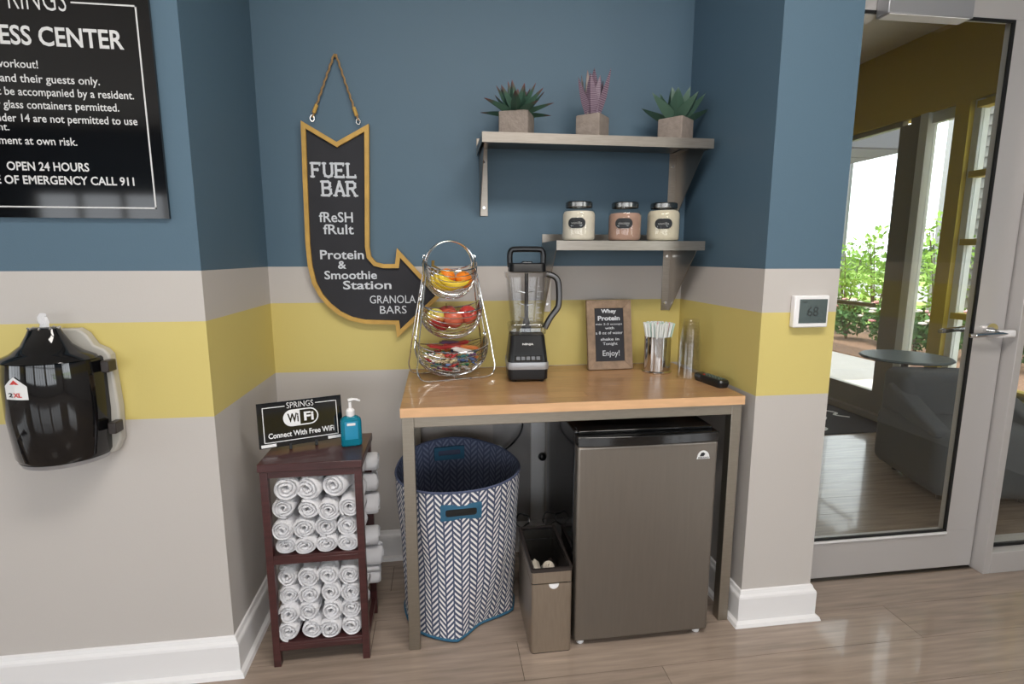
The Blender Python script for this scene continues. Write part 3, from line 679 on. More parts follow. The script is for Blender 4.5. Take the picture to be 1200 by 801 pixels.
# ------------------------------------------------------------------ laundry hamper
hc = Vector((-.108, -.385)); HH = .597
hp = thing('laundry_hamper', 'tall round fabric hamper in navy and white chevrons under the table', 'hamper', (hc.x, hc.y, 0))
def hamp(a, v, inner=0):
    r = .219+.023*v-.010*math.sin(PI*v)*.5
    r *= 1+.012*noise.noise(Vector((math.cos(a)*1.5, math.sin(a)*1.5, v*3)))*2
    d = math.cos(a-R(-58)); 
    if d > .8: r -= (d-.8)*.33*(1-v)**2.2*max(0, 1-v)      # a crease pushed in near the floor
    r += .006*math.sin(a*7+v*5)*(1-v)*.5
    top = HH-.012*math.sin(a*2+1)+.016*math.sin(-a)*-1
    z = .004+(top-.004)*v
    return (hc.x+(r-inner)*math.cos(a), hc.y+(r-inner)*math.sin(a), z)
def wall_(inner, m, name, v0=0):
    g = G(); na, nv = 96, 20; vs = []; uv = []
    for j in range(nv+1):
        for i in range(na+1):
            a = 2*PI*i/na-PI/2+PI; v = v0+(1-v0)*j/nv; vs.append(hamp(a, v, inner)); uv.append((2*PI*.2293*i/na, v*HH))
    g.add(vs, [(j*(na+1)+i, j*(na+1)+i+1, (j+1)*(na+1)+i+1, (j+1)*(na+1)+i) for j in range(nv) for i in range(na)], uv)
    return g.build(name, m, hp)
wall_(0, 'chevron_fabric', 'outer_wall'); wall_(.005, 'chevron_lining', 'lining', .02)
G().tube([hamp(2*PI*k/72, 1, .0025) for k in range(72)], .0045, 8, closed=True).build('rim_piping', 'chevron_lining', hp)
G().tube([hamp(2*PI*k/72, .008, -.001) for k in range(72)], .005, 8, closed=True).build('base_piping', 'navy_fabric', hp)
g = G(); ring = [hamp(2*PI*k/72, .01, .003) for k in range(72)]; g.add([(p[0], p[1], z) for z in (.003, .009) for p in ring], [tuple(range(71, -1, -1)), tuple(range(72, 144))]+[(k, (k+1) % 72, 72+(k+1) % 72, 72+k) for k in range(72)])
g.build('base', 'navy_fabric', hp)
def grip(ac, inner, zc, wd, hh):
    g = G(); n = 12; outer = rrect(-wd/2, -hh/2, wd/2, hh/2, .004, 3); innr = rrect(-wd/2+.017, -hh/2+.017, wd/2-.017, hh/2-.017, .008, 3); m_ = len(outer); vs = []
    for off in (0, .006 if inner < 0 else -.006):
        for ring in (outer, innr):
            for (s_, t_) in ring:
                a = ac+s_/.233*(1); v = (zc+t_)/HH; p = Vector(hamp(a, v, inner)); c = Vector((hc.x, hc.y, p.z)); dd = (p-c).normalized(); p = p+dd*off; vs.append(p)
    fs = []
    for k in range(m_):
        j = (k+1) % m_
        fs += [(k, j, m_+j, m_+k), (2*m_+k, 3*m_+k, 3*m_+j, 2*m_+j), (k, 2*m_+k, 2*m_+j, j), (m_+k, m_+j, 3*m_+j, 3*m_+k)]
    hdl = g.add(vs, fs).build('carry_handle', 'navy_fabric', hp, smooth=True)
    g = G(); vs = []
    for (s_, t_) in innr:
        a = ac+s_/.233; p = Vector(hamp(a, (zc+t_)/HH, inner)); c = Vector((hc.x, hc.y, p.z)); vs.append(p+(p-c).normalized()*(.0045 if inner < 0 else -.0045))
    g.add(vs, [tuple(range(m_))]).build('handle_opening', 'rubber' if inner < 0 else 'chevron_fabric', hdl, smooth=False)
grip(R(-90), -.001, .523, .138, .062); grip(R(98), .007, .540, .135, .055)

# ------------------------------------------------------------------ towel stand
ts = thing('towel_stand', 'dark wood two-bay stand filled with rolled white towels by the left wall', 'shelf', (-.596, -.5, 0))
sx0, sx1, sy0, sy1 = -.762, -.432, -.648, -.37
B(sx0, sy0, .708, sx1, sy1, .735).build('top_board', 'dark_wood', ts, bevel=.002)
for x in (sx0+.004, sx1-.028):
    for y in (sy0+.006, sy1-.03): B(x, y, 0, x+.024, y+.024, .708).build('leg', 'dark_wood', ts, bevel=.0015)
for z in (.078, .398):
    B(sx0+.028, sy0+.008, z, sx1-.028, sy1-.006, z+.012).build('shelf_board', 'dark_wood', ts, bevel=.001)
    B(sx0+.028, sy0+.006, z-.018, sx1-.028, sy0+.022, z+.002).build('front_rail', 'dark_wood', ts, bevel=.001)
B(sx0+.028, sy0+.008, .684, sx1-.028, sy0+.020, .708).build('front_rail', 'dark_wood', ts, bevel=.001)
for x, z in ((sx0+.008, .062), (sx0+.008, .384), (sx0+.008, .690), (sx1-.024, .050), (sx1-.024, .692)):
    B(x, sy0+.03, z, x+.016, sy1-.03, z+.018).build('side_rail', 'dark_wood', ts, bevel=.001)
B(sx0+.028, sy1-.016, .36, sx1-.028, sy1-.006, .44).build('back_rail', 'dark_wood', ts)

def towel_mesh(r, L_, seed, sq=1.0):
    rnd = random.Random(seed); g = G(); turns = 2.6+rnd.random()*.5; steps = 64; r0 = .007; pitch = (r-r0)/turns; th = pitch*.94
    prof = [(0, -.5, 0), (.5, -.5, -.5)]
    ys = [(-L_/2+.007, 0), (-L_/2, .5), (-L_/2+.007, 1)]
    ph = rnd.random()*6.28; vs = []; cols = []
    tails = []
    for i in range(steps+1):
        a = 2*PI*turns*i/steps; rc = r0+pitch*turns*i/steps
        wob = 1+.05*noise.noise(Vector((math.cos(a)*1.3, math.sin(a)*1.3, seed)))
        ring = []
        jl = .006*noise.noise(Vector((a*.8, seed*3.1, 0)))
        for y, side in ((-L_/2+.008+jl, -1), (-L_/2+jl, 0), (-L_/2+.008+jl, 1), (-L_/6, 1), (L_/6, 1), (L_/2-.008, 1), (L_/2, 0), (L_/2-.008, -1), (0, -1)):
            rr = (rc+side*th/2)*wob*(1+.03*noise.noise(Vector((math.cos(a), y*30, seed+5))))
            ring.append((rr*math.cos(a+ph), y, rr*math.sin(a+ph)*sq))
        vs += ring
    k = 9; fs = [(i*k+j, i*k+(j+1) % k, (i+1)*k+(j+1) % k, (i+1)*k+j) for i in range(steps) for j in range(k)]
    fs += [tuple(range(k)), tuple(steps*k+j for j in reversed(range(k)))]
    return g.add(vs, fs)
TW = [towel_mesh(.0358, .19, s, .96) for s in range(4)]; TWb = [towel_mesh(.043, .20, 10+s, .95) for s in range(3)]; TWf = [towel_mesh(.036, .19, 20+s, .82) for s in range(3)]
protos = {}
ti = [0]
def towel(kind, idx, loc, rot, label, group):
    key = (kind, idx)
    if key not in protos:
        protos[key] = {'n': TW, 'b': TWb, 'f': TWf}[kind][idx].build('rolled_towel', 'towel', ang=80); o = protos[key]
    else: o = protos[key].copy(); COL.objects.link(o)
    o.location = loc; o.rotation_euler = rot; tag(o, label, 'towel', group); return o
rnd = random.Random(8); ordn = ('leftmost', 'second from left', 'third from left', 'rightmost'); rows = ('bottom row', 'second row up', 'third row up', 'top row')
for r_ in range(4):
    for c in range(4):
        x = -.699+.0685*c+rnd.uniform(-.003, .003); z = .1235+.0645*r_+rnd.uniform(-.002, .002)
        towel('n', rnd.randrange(4), (x, -.540+rnd.uniform(-.008, .006)+.004*r_, z), (0, rnd.uniform(-1.5, 1.5), rnd.uniform(-.05, .05)),
              'rolled white towel in the lower bay, %s, %s' % (rows[r_], ordn[c]), 'rolled towels in the lower bay')
for r_, z, k_, n in ((0, .4385, 'f', 4), (1, .4985, 'n', 4)):
    for c in range(n):
        towel(k_, rnd.randrange(3), (-.697+.068*c+rnd.uniform(-.003, .003), -.540+rnd.uniform(-.008, .006), z), (0, rnd.uniform(-.2, .2) if k_ == 'f' else rnd.uniform(-1, 1), rnd.uniform(-.05, .05)),
              'rolled white towel in the upper bay, %s, %s' % (rows[r_], ordn[c]), 'rolled towels in the upper bay')
for c, (x, z, k_, dy) in enumerate(((-.694, .571, 'n', .01), (-.612, .566, 'f', 0), (-.545, .560, 'n', 0), (-.480, .566, 'n', 0))):
    towel(k_, c % 3, (x, -.545+dy, z), (0, .3*c, rnd.uniform(-.08, .08)), 'rolled white towel in the upper bay, third row up, %s' % ordn[c], 'rolled towels in the upper bay')
for c, (x, z) in enumerate(((-.690, .643), (-.600, .640), (-.510, .645))):
    towel('b', c, (x, -.535, z), (R(2), .6*c, R((4, -10, -12)[c])), 'larger rolled white towel on top of the upper bay heap, %s' % ('left', 'middle', 'right')[c], 'rolled towels in the upper bay')
protos[('s', 0)] = towel_mesh(.041, .19, 41, .82).build('rolled_towel', 'towel', ang=80); protos[('s', 1)] = towel_mesh(.038, .19, 44, .9).build('rolled_towel', 'towel', ang=80)
for i, (y, z, n) in enumerate(((-.408, .640, 'topmost'), (-.412, .560, 'second from top'), (-.410, .476, 'third from top'), (-.412, .345, 'fourth from top'), (-.410, .262, 'fifth from top'), (-.412, .180, 'lowest'))):
    o = protos[('s', i)] if i < 2 else protos[('s', i % 2)].copy()
    if i >= 2: COL.objects.link(o)
    o.location = (-.514+(.010, .004, .008, .002, .012, .0)[i], y, z); o.rotation_euler = (0, R(70*i), R(90)); tag(o, 'rolled white towel poking out of the stand\'s open right side, %s' % n, 'towel', 'towels poking out of the right side')

# ------------------------------------------------------------------ sign and soap on the stand
ws = thing('tabletop_sign', 'black acrylic tabletop sign with white wireless lettering on the towel stand', 'sign', (-.652, -.500, .737), R(20)); ws.rotation_euler = (R(-9), 0, R(20))
W2, S0, S1 = .139, .013, .168
B(-W2, -.002, S0, W2, .002, S1).build('panel', 'acrylic_black', ws, world=False, bevel=.0008)
for x in (-.04, .045): G().hexa([(x-.004, -.003, 0), (x+.004, -.003, 0), (x+.004, .012, 0), (x-.004, .012, 0)], [(x-.004, -.003, .02), (x+.004, -.003, .02), (x+.004, .003, .02), (x-.004, .003, .02)]).build('foot', 'black_plastic', ws, world=False, smooth=False)
yy = -.0032
def lbox(x0, z0, x1, z1, m='sign_white', nm='border_line', y0=yy): return B(x0, y0, z0, x1, y0+.0008, z1).build(nm, m, ws, world=False, smooth=False)
lbox(-.122, .030, -.1195, .152); lbox(.1195, .030, .122, .152); lbox(-.122, .030, .122, .0325); lbox(-.122, .1495, -.050, .152); lbox(.050, .1495, .122, .152)
text(ws, 'SPRINGS', -.044, .044, .142, .162, yy, 'sign_white', -.01, local=True)
def pill(x0, x1, z0, z1, n=12):
    r = (z1-z0)/2; zc = (z0+z1)/2
    return [(x1-r+r*math.cos(-PI/2+PI*k/n), zc+r*math.sin(-PI/2+PI*k/n)) for k in range(n+1)]+[(x0+r+r*math.cos(PI/2+PI*k/n), zc+r*math.sin(PI/2+PI*k/n)) for k in range(n+1)]
o_ = pill(-.058, .058, .078, .136)
ring_frame(o_, inset(o_, .004), yy-.0002, yy+.0006).build('emblem_outline', 'sign_white', ws, world=False, smooth=False)
r_ = .029-.004
lp_ = [(-.003, .082), (-.003, .132)]+[(-.029+r_*math.cos(PI/2+PI*k/12), .107+r_*math.sin(PI/2+PI*k/12)) for k in range(13)]
G().prism_y(lp_, yy-.0004, yy+.0004).build('emblem_field', 'sign_white', ws, world=False, smooth=False)
text(ws, 'Wi', -.044, -.008, .092, .123, yy-.0012, 'acrylic_black', .03, local=True, depth=.0006)
text(ws, 'Fi', .010, .042, .092, .123, yy-.0006, 'sign_white', .03, local=True)
text(ws, 'Connect With Free WiFi', -.108, .108, .044, .063, yy, 'sign_white', .02, local=True)
lbox(-.132, .016, -.085, .026, 'sign_white', 'sticker'); lbox(.085, .016, .132, .026, 'sign_white', 'sticker')

sp = thing('hand_sanitizer', 'clear bottle of blue hand gel with white pump on the towel stand', 'bottle', (-.487, -.497, .735), R(12))
def stack(prof, n=28):   # rounded-rectangle sections: (half width, half depth, radius, z)
    g = G(); k = None; vs = []
    for hw, hd, r, z in prof:
        ring = rrect(-hw, -hd, hw, hd, r, 5); k = len(ring); vs += [(x, y, z) for x, y in ring]
    m_ = len(prof); fs = [(j*k+i, j*k+(i+1) % k, (j+1)*k+(i+1) % k, (j+1)*k+i) for j in range(m_-1) for i in range(k)]
    fs += [tuple(range(k-1, -1, -1)), tuple((m_-1)*k+i for i in range(k))]
    return g.add(vs, fs)
stack([(.030, .016, .010, .001), (.035, .020, .013, .004), (.036, .021, .014, .012), (.036, .021, .014, .088), (.034, .019, .014, .098), (.024, .014, .012, .106), (.013, .013, .0125, .110)]).build('gel_bottle', 'soap_gel', sp, world=False, ang=50)
stack([(.022, .0005, .0004, .028), (.022, .0005, .0004, .092)]).xf(Matrix.Translation((0, -.0218, 0))).build('label', 'soap_label', sp, world=False)
B(-.014, -.0235, .078, .014, -.0224, .087).build('label_mark', 'sign_white', sp, world=False, smooth=False)
G().lathe([(0, .108), (.014, .108), (.015, .112), (.015, .128), (.010, .134), (.0055, .136), (.0055, .158), (0, .158)], n=20).build('collar', 'white_plastic', sp, world=False)
G().tube(bez([(-.006, 0, .163), (.004, 0, .166), (.020, -.002, .166), (.034, -.004, .160)], 4), [.008]*6+[.006]*4+[.0045]*3, 10, flat=.8).build('pump', 'white_plastic', sp, world=False)

# ------------------------------------------------------------------ posters, thermostat, dispenser
po = thing('rules_poster', 'glossy black fitness center rules sign high on the left wall', 'sign', (-1.45, YF, 1.5))
B(-1.95, YF-.012, 1.506, -.945, YF-.002, 2.42).build('panel', 'acrylic_black', po, smooth=False)
yp = YF-.0128; TX = 'poster_lettering'
for a in ((-1.93, 1.5335, -.9765, 1.5375), (-.9805, 1.5335, -.9765, 2.078), (-1.14, 2.074, -.9765, 2.078)): B(a[0], yp, a[1], a[2], yp+.001, a[3]).build('border_line', TX, po, smooth=False)
text(po, 'SPRINGS', -1.345, -1.152, 2.052, 2.110, yp, TX, -.01)
for s, x0, x1, z0, z1, b in (('FITNESS CENTER', -1.445, -1.018, 1.962, 2.012, .02), ('Enjoy your workout!', -1.475, -1.24, 1.897, 1.925, .01),
    ('For residents and their guests only.', -1.50, -1.090, 1.860, 1.888, .01), ('Guests must be accompanied by a resident.', -1.475, -1.006, 1.826, 1.854, .01),
    ('No food or glass containers permitted.', -1.47, -1.048, 1.792, 1.820, .01), ('Persons under 14 are not permitted to use', -1.465, -1.004, 1.757, 1.785, .01),
    ('equipment.', -1.455, -1.332, 1.734, 1.758, .01), ('Use equipment at own risk.', -1.475, -1.166, 1.697, 1.725, .01),
    ('OPEN 24 HOURS', -1.352, -1.143, 1.634, 1.658, .02), ('IN CASE OF EMERGENCY CALL 911', -1.475, -1.029, 1.597, 1.621, .02)):
    text(po, s, x0, x1, z0, z1, yp, TX, b)
th = thing('thermostat', 'white wall thermostat with grey screen on the right pillar', 'thermostat', (1.125, YF, 1.2))
B(1.060, YF-.026, 1.150, 1.192, YF-.001, 1.263).build('case', 'white_plastic', th, bevel=.005, bseg=3)
B(1.078, YF-.0275, 1.166, 1.183, YF-.0255, 1.250).build('screen', 'lcd', th, smooth=False)
text(th, '68', 1.108, 1.150, 1.190, 1.224, YF-.0282, 'lcd_digit', 0)
text(th, 'HEAT', 1.086, 1.106, 1.238, 1.244, YF-.0282, 'lcd_digit', 0)

dcx, dcy = -1.278, YF-.012
dp = thing('wipes_dispenser', 'glossy black wall dispenser for gym wipes on a smoked plastic back', 'dispenser', (dcx, YF, .8))
g = G(); o_ = [(-1.405, .83), (-1.392, .808), (-1.34, .795), (-1.20, .795), (-1.15, .812), (-1.132, .85), (-1.128, .95), (-1.136, 1.11), (-1.15, 1.128), (-1.175, 1.140), (-1.195, 1.175), (-1.215, 1.19), (-1.30, 1.19), (-1.33, 1.175), (-1.35, 1.14), (-1.39, 1.125), (-1.40, 1.1)]
g.prism_y(o_, YF-.035, YF-.001).build('back_plate', 'smoke_grey', dp, bevel=.006, bseg=3)
def dome(prof, m, name, a0=PI, a1=2*PI, sx=1.0, sy=.95, th_=0):
    return G().lathe(prof, (dcx, YF-.035, 0), 40, sx, sy, a0, a1).build(name, m, dp, solid=th_)
G().lathe([(0, .815), (.112, .815), (.120, .828), (.129, .95), (.129, 1.06), (.124, 1.105), (.119, 1.110), (0, 1.110)], (dcx, YF-.035, 0), 40, 1, .98, PI, 2*PI).build('front_cover', 'acrylic_black', dp)
G().lathe([(0, .803), (.109, .803), (.114, .815), (0, .815)], (dcx, YF-.035, 0), 40, 1, .98, PI, 2*PI).build('base_lip', 'silver_plastic', dp)
G().lathe([(.122, 1.108), (.116, 1.116), (.09, 1.128), (.062, 1.150), (.045, 1.180), (.038, 1.196), (.030, 1.200), (0, 1.200)], (dcx, YF-.068, 0), 36, 1, .75).build('funnel_lid', 'acrylic_black', dp)
for k in range(9):
    a = 2*PI*k/9; G().ball((dcx+.036*math.cos(a), YF-.068+.03*math.sin(a), 1.197), .004, 8).build('rivet', 'chrome', dp)
for z in (.88, 1.065): B(-1.142, YF-.075, z, -1.120, YF-.034, z+.034).build('latch', 'bin_dark', dp, bevel=.003)
wp = G(); wp.tube(bez([(dcx, YF-.068, 1.19), (dcx+.004, YF-.07, 1.212), (dcx-.004, YF-.066, 1.226), (dcx+.010, YF-.07, 1.236)], 4), [.012, .014, .013, .012, .013, .014, .015, .014, .013, .012, .009, .006, .003], 8, flat=.5)
wp.build('wipe', 'towel', dp)
lg = G(); aa = R(-104)
def onc(u, z, rr=.1305): a = aa+u/rr; return (dcx+rr*math.cos(a), YF-.035+rr*.98*math.sin(a), z)
pent = [(-.028, .985), (-.014, .985), (0, .985), (.014, .985), (.028, .985), (.028, 1.022), (.014, 1.036), (0, 1.048), (-.014, 1.036), (-.028, 1.022)]
lg.add([onc(u*1.2, z+.028, .1305) for u, z in pent]+[onc(0, 1.04, .1305)], [(i, (i+1) % 10, 10) for i in range(10)]).build('logo_sticker', 'sign_white', dp, smooth=False)
def ctext(s, u0, u1, z0, z1, m, rr):
    o = text(dp, s, u0, u1, z0, z1, 0, m, .03, depth=.0004); off = OFF[dp.name]
    for v in o.data.vertices:
        p = onc(v.co.x+off.x, v.co.z+off.z+.028, rr+ (0 if v.co.y+off.y > .0002 else .0004)); v.co = Vector(p)-off
ctext('2', -.022, -.008, .992, 1.004, 'label_black', .1311); ctext('XL', -.006, .018, .992, 1.004, 'red_letters', .1311)
G().add([onc(u, z+.028, .1311) for u, z in ((-.014, 1.027), (.014, 1.027), (0, 1.040))], [(0, 1, 2)]).build('logo_mark', 'red_letters', dp, smooth=False)

# ------------------------------------------------------------------ hanging arrow chalkboard
ar = thing('arrow_chalkboard', 'bent arrow chalkboard in a yellow wood frame hanging on the blue wall', 'chalkboard', (-.5, 0, 1.5))
AP = [(-.702, 1.935), (-.567, 1.857), (-.437, 1.931), (-.446, 1.68), (-.455, 1.44), (-.450, 1.398), (-.430, 1.374), (-.400, 1.366), (-.351, 1.366), (-.341, 1.432), (-.159, 1.228),
      (-.352, 1.048), (-.358, 1.106), (-.488, 1.112), (-.545, 1.126), (-.594, 1.152), (-.636, 1.188), (-.670, 1.232), (-.695, 1.287), (-.708, 1.36), (-.712, 1.45), (-.708, 1.70)]
ring_frame(AP, inset(AP, .0175), -.034, -.004).build('frame', 'gold_frame', ar, smooth=False)
G().prism_y(inset(AP, .012), -.022, -.006).build('board', 'chalkboard', ar, smooth=False)
yc = -.0235
slab(ar, 'FUEL', -.680, -.488, 1.716, 1.778, yc, 'chalk'); slab(ar, 'BAR', -.643, -.490, 1.642, 1.706, yc, 'chalk')
for s, x0, x1, z0, z1, b in (('fReSH', -.654, -.518, 1.538, 1.580, .012), ('fRuIt', -.640, -.517, 1.489, 1.530, .012), ('Protein', -.658, -.480, 1.386, 1.424, .016), ('&', -.588, -.554, 1.346, 1.379, .02),
    ('Smoothie', -.645, -.429, 1.302, 1.338, .016), ('Station', -.571, -.370, 1.259, 1.296, .016), ('GRANOLA', -.463, -.269, 1.198, 1.232, 0), ('BARS', -.422, -.309, 1.153, 1.187, 0)):
    text(ar, s, x0, x1, z0, z1, yc, 'chalk', b)
nail = tag(G().cyl((-.560, 0, 2.192), .006, -.014, 12, 'y').build('nail', 'banana_stem'), 'small nail in the blue wall holding the arrow chalkboard rope', 'nail')
for x0, x1, z1 in ((-.563, -.660, 1.952), (-.557, -.480, 1.946)):
    P0, P1 = Vector((x0, -.012, 2.197)), Vector((x1, -.018, z1)); pts = []
    for k in range(41):
        t = k/40; pts.append(P0.lerp(P1, t)+Vector((.0016*math.cos(k*1.3), .0016*math.sin(k*1.3), 0)))
    rp = G().tube(pts, .0042, 7).build('rope', 'jute', ar)
    k_ = P0.lerp(P1, .93); j_ = P0.lerp(P1, .80); G().tube([j_, k_], .0075, 10).build('rope_end', 'gold_frame', rp)
    G().tube([P1+Vector((.008*math.cos(q), 0, -.004+.012*math.sin(q))) for q in [2*PI*i/14 for i in range(14)]], .0018, 6, closed=True).build('ring', 'chrome', rp)

# ------------------------------------------------------------------ wall shelves
def wshelf(label, x0, x1, zt, yf, bxs, zb, backsplash=True):
    t = thing('wall_shelf', label, 'shelf', ((x0+x1)/2, 0, zt), group='steel wall shelves')
    g = G(); g.prism_x([(-.004, zt-.003), (yf+.002, zt-.003), (yf+.002, zt-.034), (yf+.014, zt-.034), (yf+.014, zt-.037), (yf-.001, zt-.037), (yf-.001, zt), (-.004, zt)], x0, x1)
    g.build('shelf_top', 'brushed_steel', t, smooth=False)
    B(x0, -.007, zt-.001, x1, -.001, zt+.036).build('back_lip', 'brushed_steel', t, bevel=.001)
    for x in (x0, x1-.0015): B(x, yf+.002, zt-.034, x+.0015, -.006, zt-.003).build('end_cap', 'brushed_steel', t, smooth=False)
    for x, s in bxs:
        g = G(); g.prism_x([(-.003, zt-.003), (yf+.03, zt-.003), (yf+.03, zt-.022), (-.020, zb), (-.003, zb)], x if s > 0 else x-.002, x+.002 if s > 0 else x)
        br = g.build('bracket', 'brushed_steel', t, smooth=False)
        B(min(x, x+s*.036), -.004, zb, max(x, x+s*.036), -.001, zt-.003).build('bracket_flange', 'brushed_steel', br, bevel=.0008)
        B(min(x, x+s*.030), yf+.03, zt-.007, max(x, x+s*.030), -.004, zt-.0035).build('bracket_top_flange', 'brushed_steel', br, smooth=False)
        for z in (zb+.035, zt-.06): G().cyl((x+s*.019, -.004, z), .006, -.004, 12, 'y').build('screw', 'chrome', br)
wshelf('upper steel wall shelf carrying three potted succulents', .003, .921, 1.856, -.30, ((.014, 1), (.905, -1)), 1.571)
wshelf('lower steel wall shelf carrying three glass jars', .291, .907, 1.459, -.30, ((.298, 1), (.895, -1)), 1.15)

# ------------------------------------------------------------------ succulents
def leaf(base, az, el, L_, wd, curl, m, parent, tipc=1, th=.28, n=9):
    g = G(); vs = []; uv = []; d = Vector((math.cos(az), math.sin(az), 0)); side = Vector((-d.y, d.x, 0)); p = Vector(base); e = el
    for i in range(n+1):
        t = i/n; w_ = wd*(.62+.9*t-1.45*t*t)*(1 if t < 1 else 0) if t < .45 else wd*.74*max(0, (1-t)/.55)**.8
        w_ = max(w_, .0006); dirv = d*math.cos(e)+Vector((0, 0, 1))*math.sin(e); nrm = (-d*math.sin(e)+Vector((0, 0, 1))*math.cos(e))
        cup = w_*.30; vs += [p-side*w_+nrm*cup, p+nrm*(w_*th*.1), p+side*w_+nrm*cup, p-nrm*w_*th*1.5]; uv += [(0, t), (.5, t), (1, t), (.5, t)]
        p = p+dirv*(L_/n); e += curl/n
    fs = [(i*4+k, i*4+(k+1) % 4, (i+1)*4+(k+1) % 4, (i+1)*4+k) for i in range(n) for k in range(4)]+[(3, 2, 1, 0), (n*4, n*4+1, n*4+2, n*4+3)]
    return g.add(vs, [tuple(reversed(f)) for f in fs], uv).build('leaf', m, parent, ang=50)
def pot(t, cx, cy, z, s, h, rz):
    g = stack([(s/2*.97, s/2*.97, .004, 0), (s/2, s/2, .006, .004), (s/2, s/2, .006, h-.003), (s/2-.003, s/2-.003, .005, h), (s/2-.010, s/2-.010, .004, h), (s/2-.011, s/2-.011, .004, h-.012)])
    g.xf(Matrix.Translation((cx, cy, z)) @ Matrix.Rotation(rz, 4, 'Z')).build('pot', 'concrete_pot', t)
    stack([(s/2-.012, s/2-.012, .004, h-.014), (s/2-.012, s/2-.012, .004, h-.010)]).xf(Matrix.Translation((cx, cy, z)) @ Matrix.Rotation(rz, 4, 'Z')).build('soil', 'soil', t)
zt = 1.857; hq = .098
rnd = random.Random(4)
def succ(label, cx, cy, rz, s): t = thing('potted_succulent', label, 'plant', (cx, cy, zt), group='succulents on the upper shelf'); pot(t, cx, cy, zt, s, hq, rz); return t
t = succ('spiky dark green potted succulent with reddish tips, left on the upper shelf', .152, -.17, R(-22), .118)
for k in range(26):
    lay = k/26; az = k*2.4+.3; el = R(12+62*lay**1.2)+rnd.uniform(-.08, .08)
    leaf((.152+.012*math.cos(az), -.17+.012*math.sin(az), zt+hq-.008), az, el, .152-.03*lay+rnd.uniform(-.01, .012), .027, R(-6 if lay < .35 else 10), 'agave_leaf', t)
t = succ('upright purple striped potted succulent in the middle of the upper shelf', .462, -.17, R(-40), .103)
for k in range(13):
    lay = k/13; az = k*2.4+.9; el = R(64+20*lay)
    leaf((.462+.016*math.cos(az), -.17+.016*math.sin(az), zt+hq-.008), az, el, .165+rnd.uniform(-.02, .025), .034, R(14), 'zebra_leaf_pale' if k in (6, 9) else 'zebra_leaf', t)
t = succ('broad-leaved green potted succulent at the right end of the upper shelf', .816, -.17, R(-50), .108)
for k in range(13):
    lay = k/13; az = k*2.4+.1; el = R(18+58*lay)
    leaf((.816+.012*math.cos(az), -.17+.012*math.sin(az), zt+hq-.008), az, el, .158-.040*lay+rnd.uniform(-.005, .01), .042, R(12), 'broad_leaf', t, th=.35)

# ------------------------------------------------------------------ jars
def jar(cx, label, content, fill, txt):
    t = thing('storage_jar', label, 'jar', (cx, -.20, 1.4595), group='jars on the lower shelf')
    z = 1.4595; c = (cx, -.20, z)
    G().lathe([(0, .001), (.060, .001), (.066, .006), (.068, .014), (.068, .105), (.064, .118), (.052, .130), (.050, .134), (.050, .148)], c, 36).build('glass', 'jar_glass', t)
    G().lathe([(0, .004), (.060, .004), (.0645, .010), (.0650, .016), (.0650, fill*.8), (.064, fill*.92), (.058, fill), (0, fill*1.01)], c, 36).build('contents', content, t)
    G().lathe([(.0535, .134), (.055, .136), (.055, .152), (.052, .156), (0, .157)], c, 36).build('lid', 'lid_steel', t)
    oct_ = [(-.034, -.009), (-.028, -.016), (-.020, -.020), (0, -.0205), (.020, -.020), (.028, -.016), (.034, -.009), (.036, 0), (.034, .009), (.028, .016), (.020, .020), (0, .0205), (-.020, .020), (-.028, .016), (-.034, .009), (-.036, 0)]
    ac = R(-112)
    g = G(); vs = [(c[0]+.0687*math.cos(ac+u/.068), c[1]+.0687*math.sin(ac+u/.068), z+.070+v) for u, v in oct_]+[(c[0]+.0687*math.cos(ac), c[1]+.0687*math.sin(ac), z+.07)]
    lb = g.add(vs, [(i, (i+1) % 16, 16) for i in range(16)]).build('label', 'label_black', t)
    o = text(lb, txt, -.022, .022, -.0045, .0055, 0, 'poster_lettering', 0, depth=.0003, local=True); off = Vector((cx, -.20, z))
    for v in o.data.vertices:
        rr = .0691-v.co.y*0; v.co = Vector((c[0]+rr*math.cos(ac+v.co.x/.068), c[1]+rr*math.sin(ac+v.co.x/.068), z+.070+v.co.z))-off
    return t
jar(.405, 'glass jar of pale cream powder at the left of the lower shelf', 'cream_powder', .118, 'vanilla')
jar(.600, 'glass jar of pinkish brown cocoa powder, middle of the lower shelf', 'cocoa_powder', .112, 'chocolate')
jar(.768, 'glass jar filled to the neck with cream powder, right on the lower shelf', 'vanilla_powder', .124, 'vanilla')

# ------------------------------------------------------------------ blender
bl = thing('blender', 'countertop blender with black base, clear square pitcher and grey handle', 'blender', (.185, -.225, .9), R(-4))
def bb(g, n_, m, p=None, **k): return g.build(n_, m, p or bl, world=False, **k)
base = bb(stack([(.072, .085, .02, .006), (.080, .092, .022, .012), (.081, .094, .022, .055), (.080, .092, .022, .082), (.076, .084, .02, .120), (.072, .074, .02, .155), (.070, .068, .02, .178), (.068, .066, .02, .186)]), 'motor_base', 'black_plastic')
for x in (-.055, .055):
    for y in (-.065, .065): bb(G().cyl((x, y, 0), .011, .008, 14), 'foot', 'rubber', base)
bb(stack([(.0832, .0952, .0225, .052), (.0838, .0958, .0228, .056), (.0836, .0956, .0228, .076), (.0828, .0948, .0225, .080)]), 'silver_band', 'silver_plastic', base)
cp_ = bb(G().hexa([(-.058, -.0945, .084), (.058, -.0945, .084), (.058, -.080, .084), (-.058, -.080, .084)], [(-.054, -.083, .118), (.054, -.083, .118), (.054, -.070, .118), (-.054, -.070, .118)]), 'control_panel', 'fridge_black', base, bevel=.003)
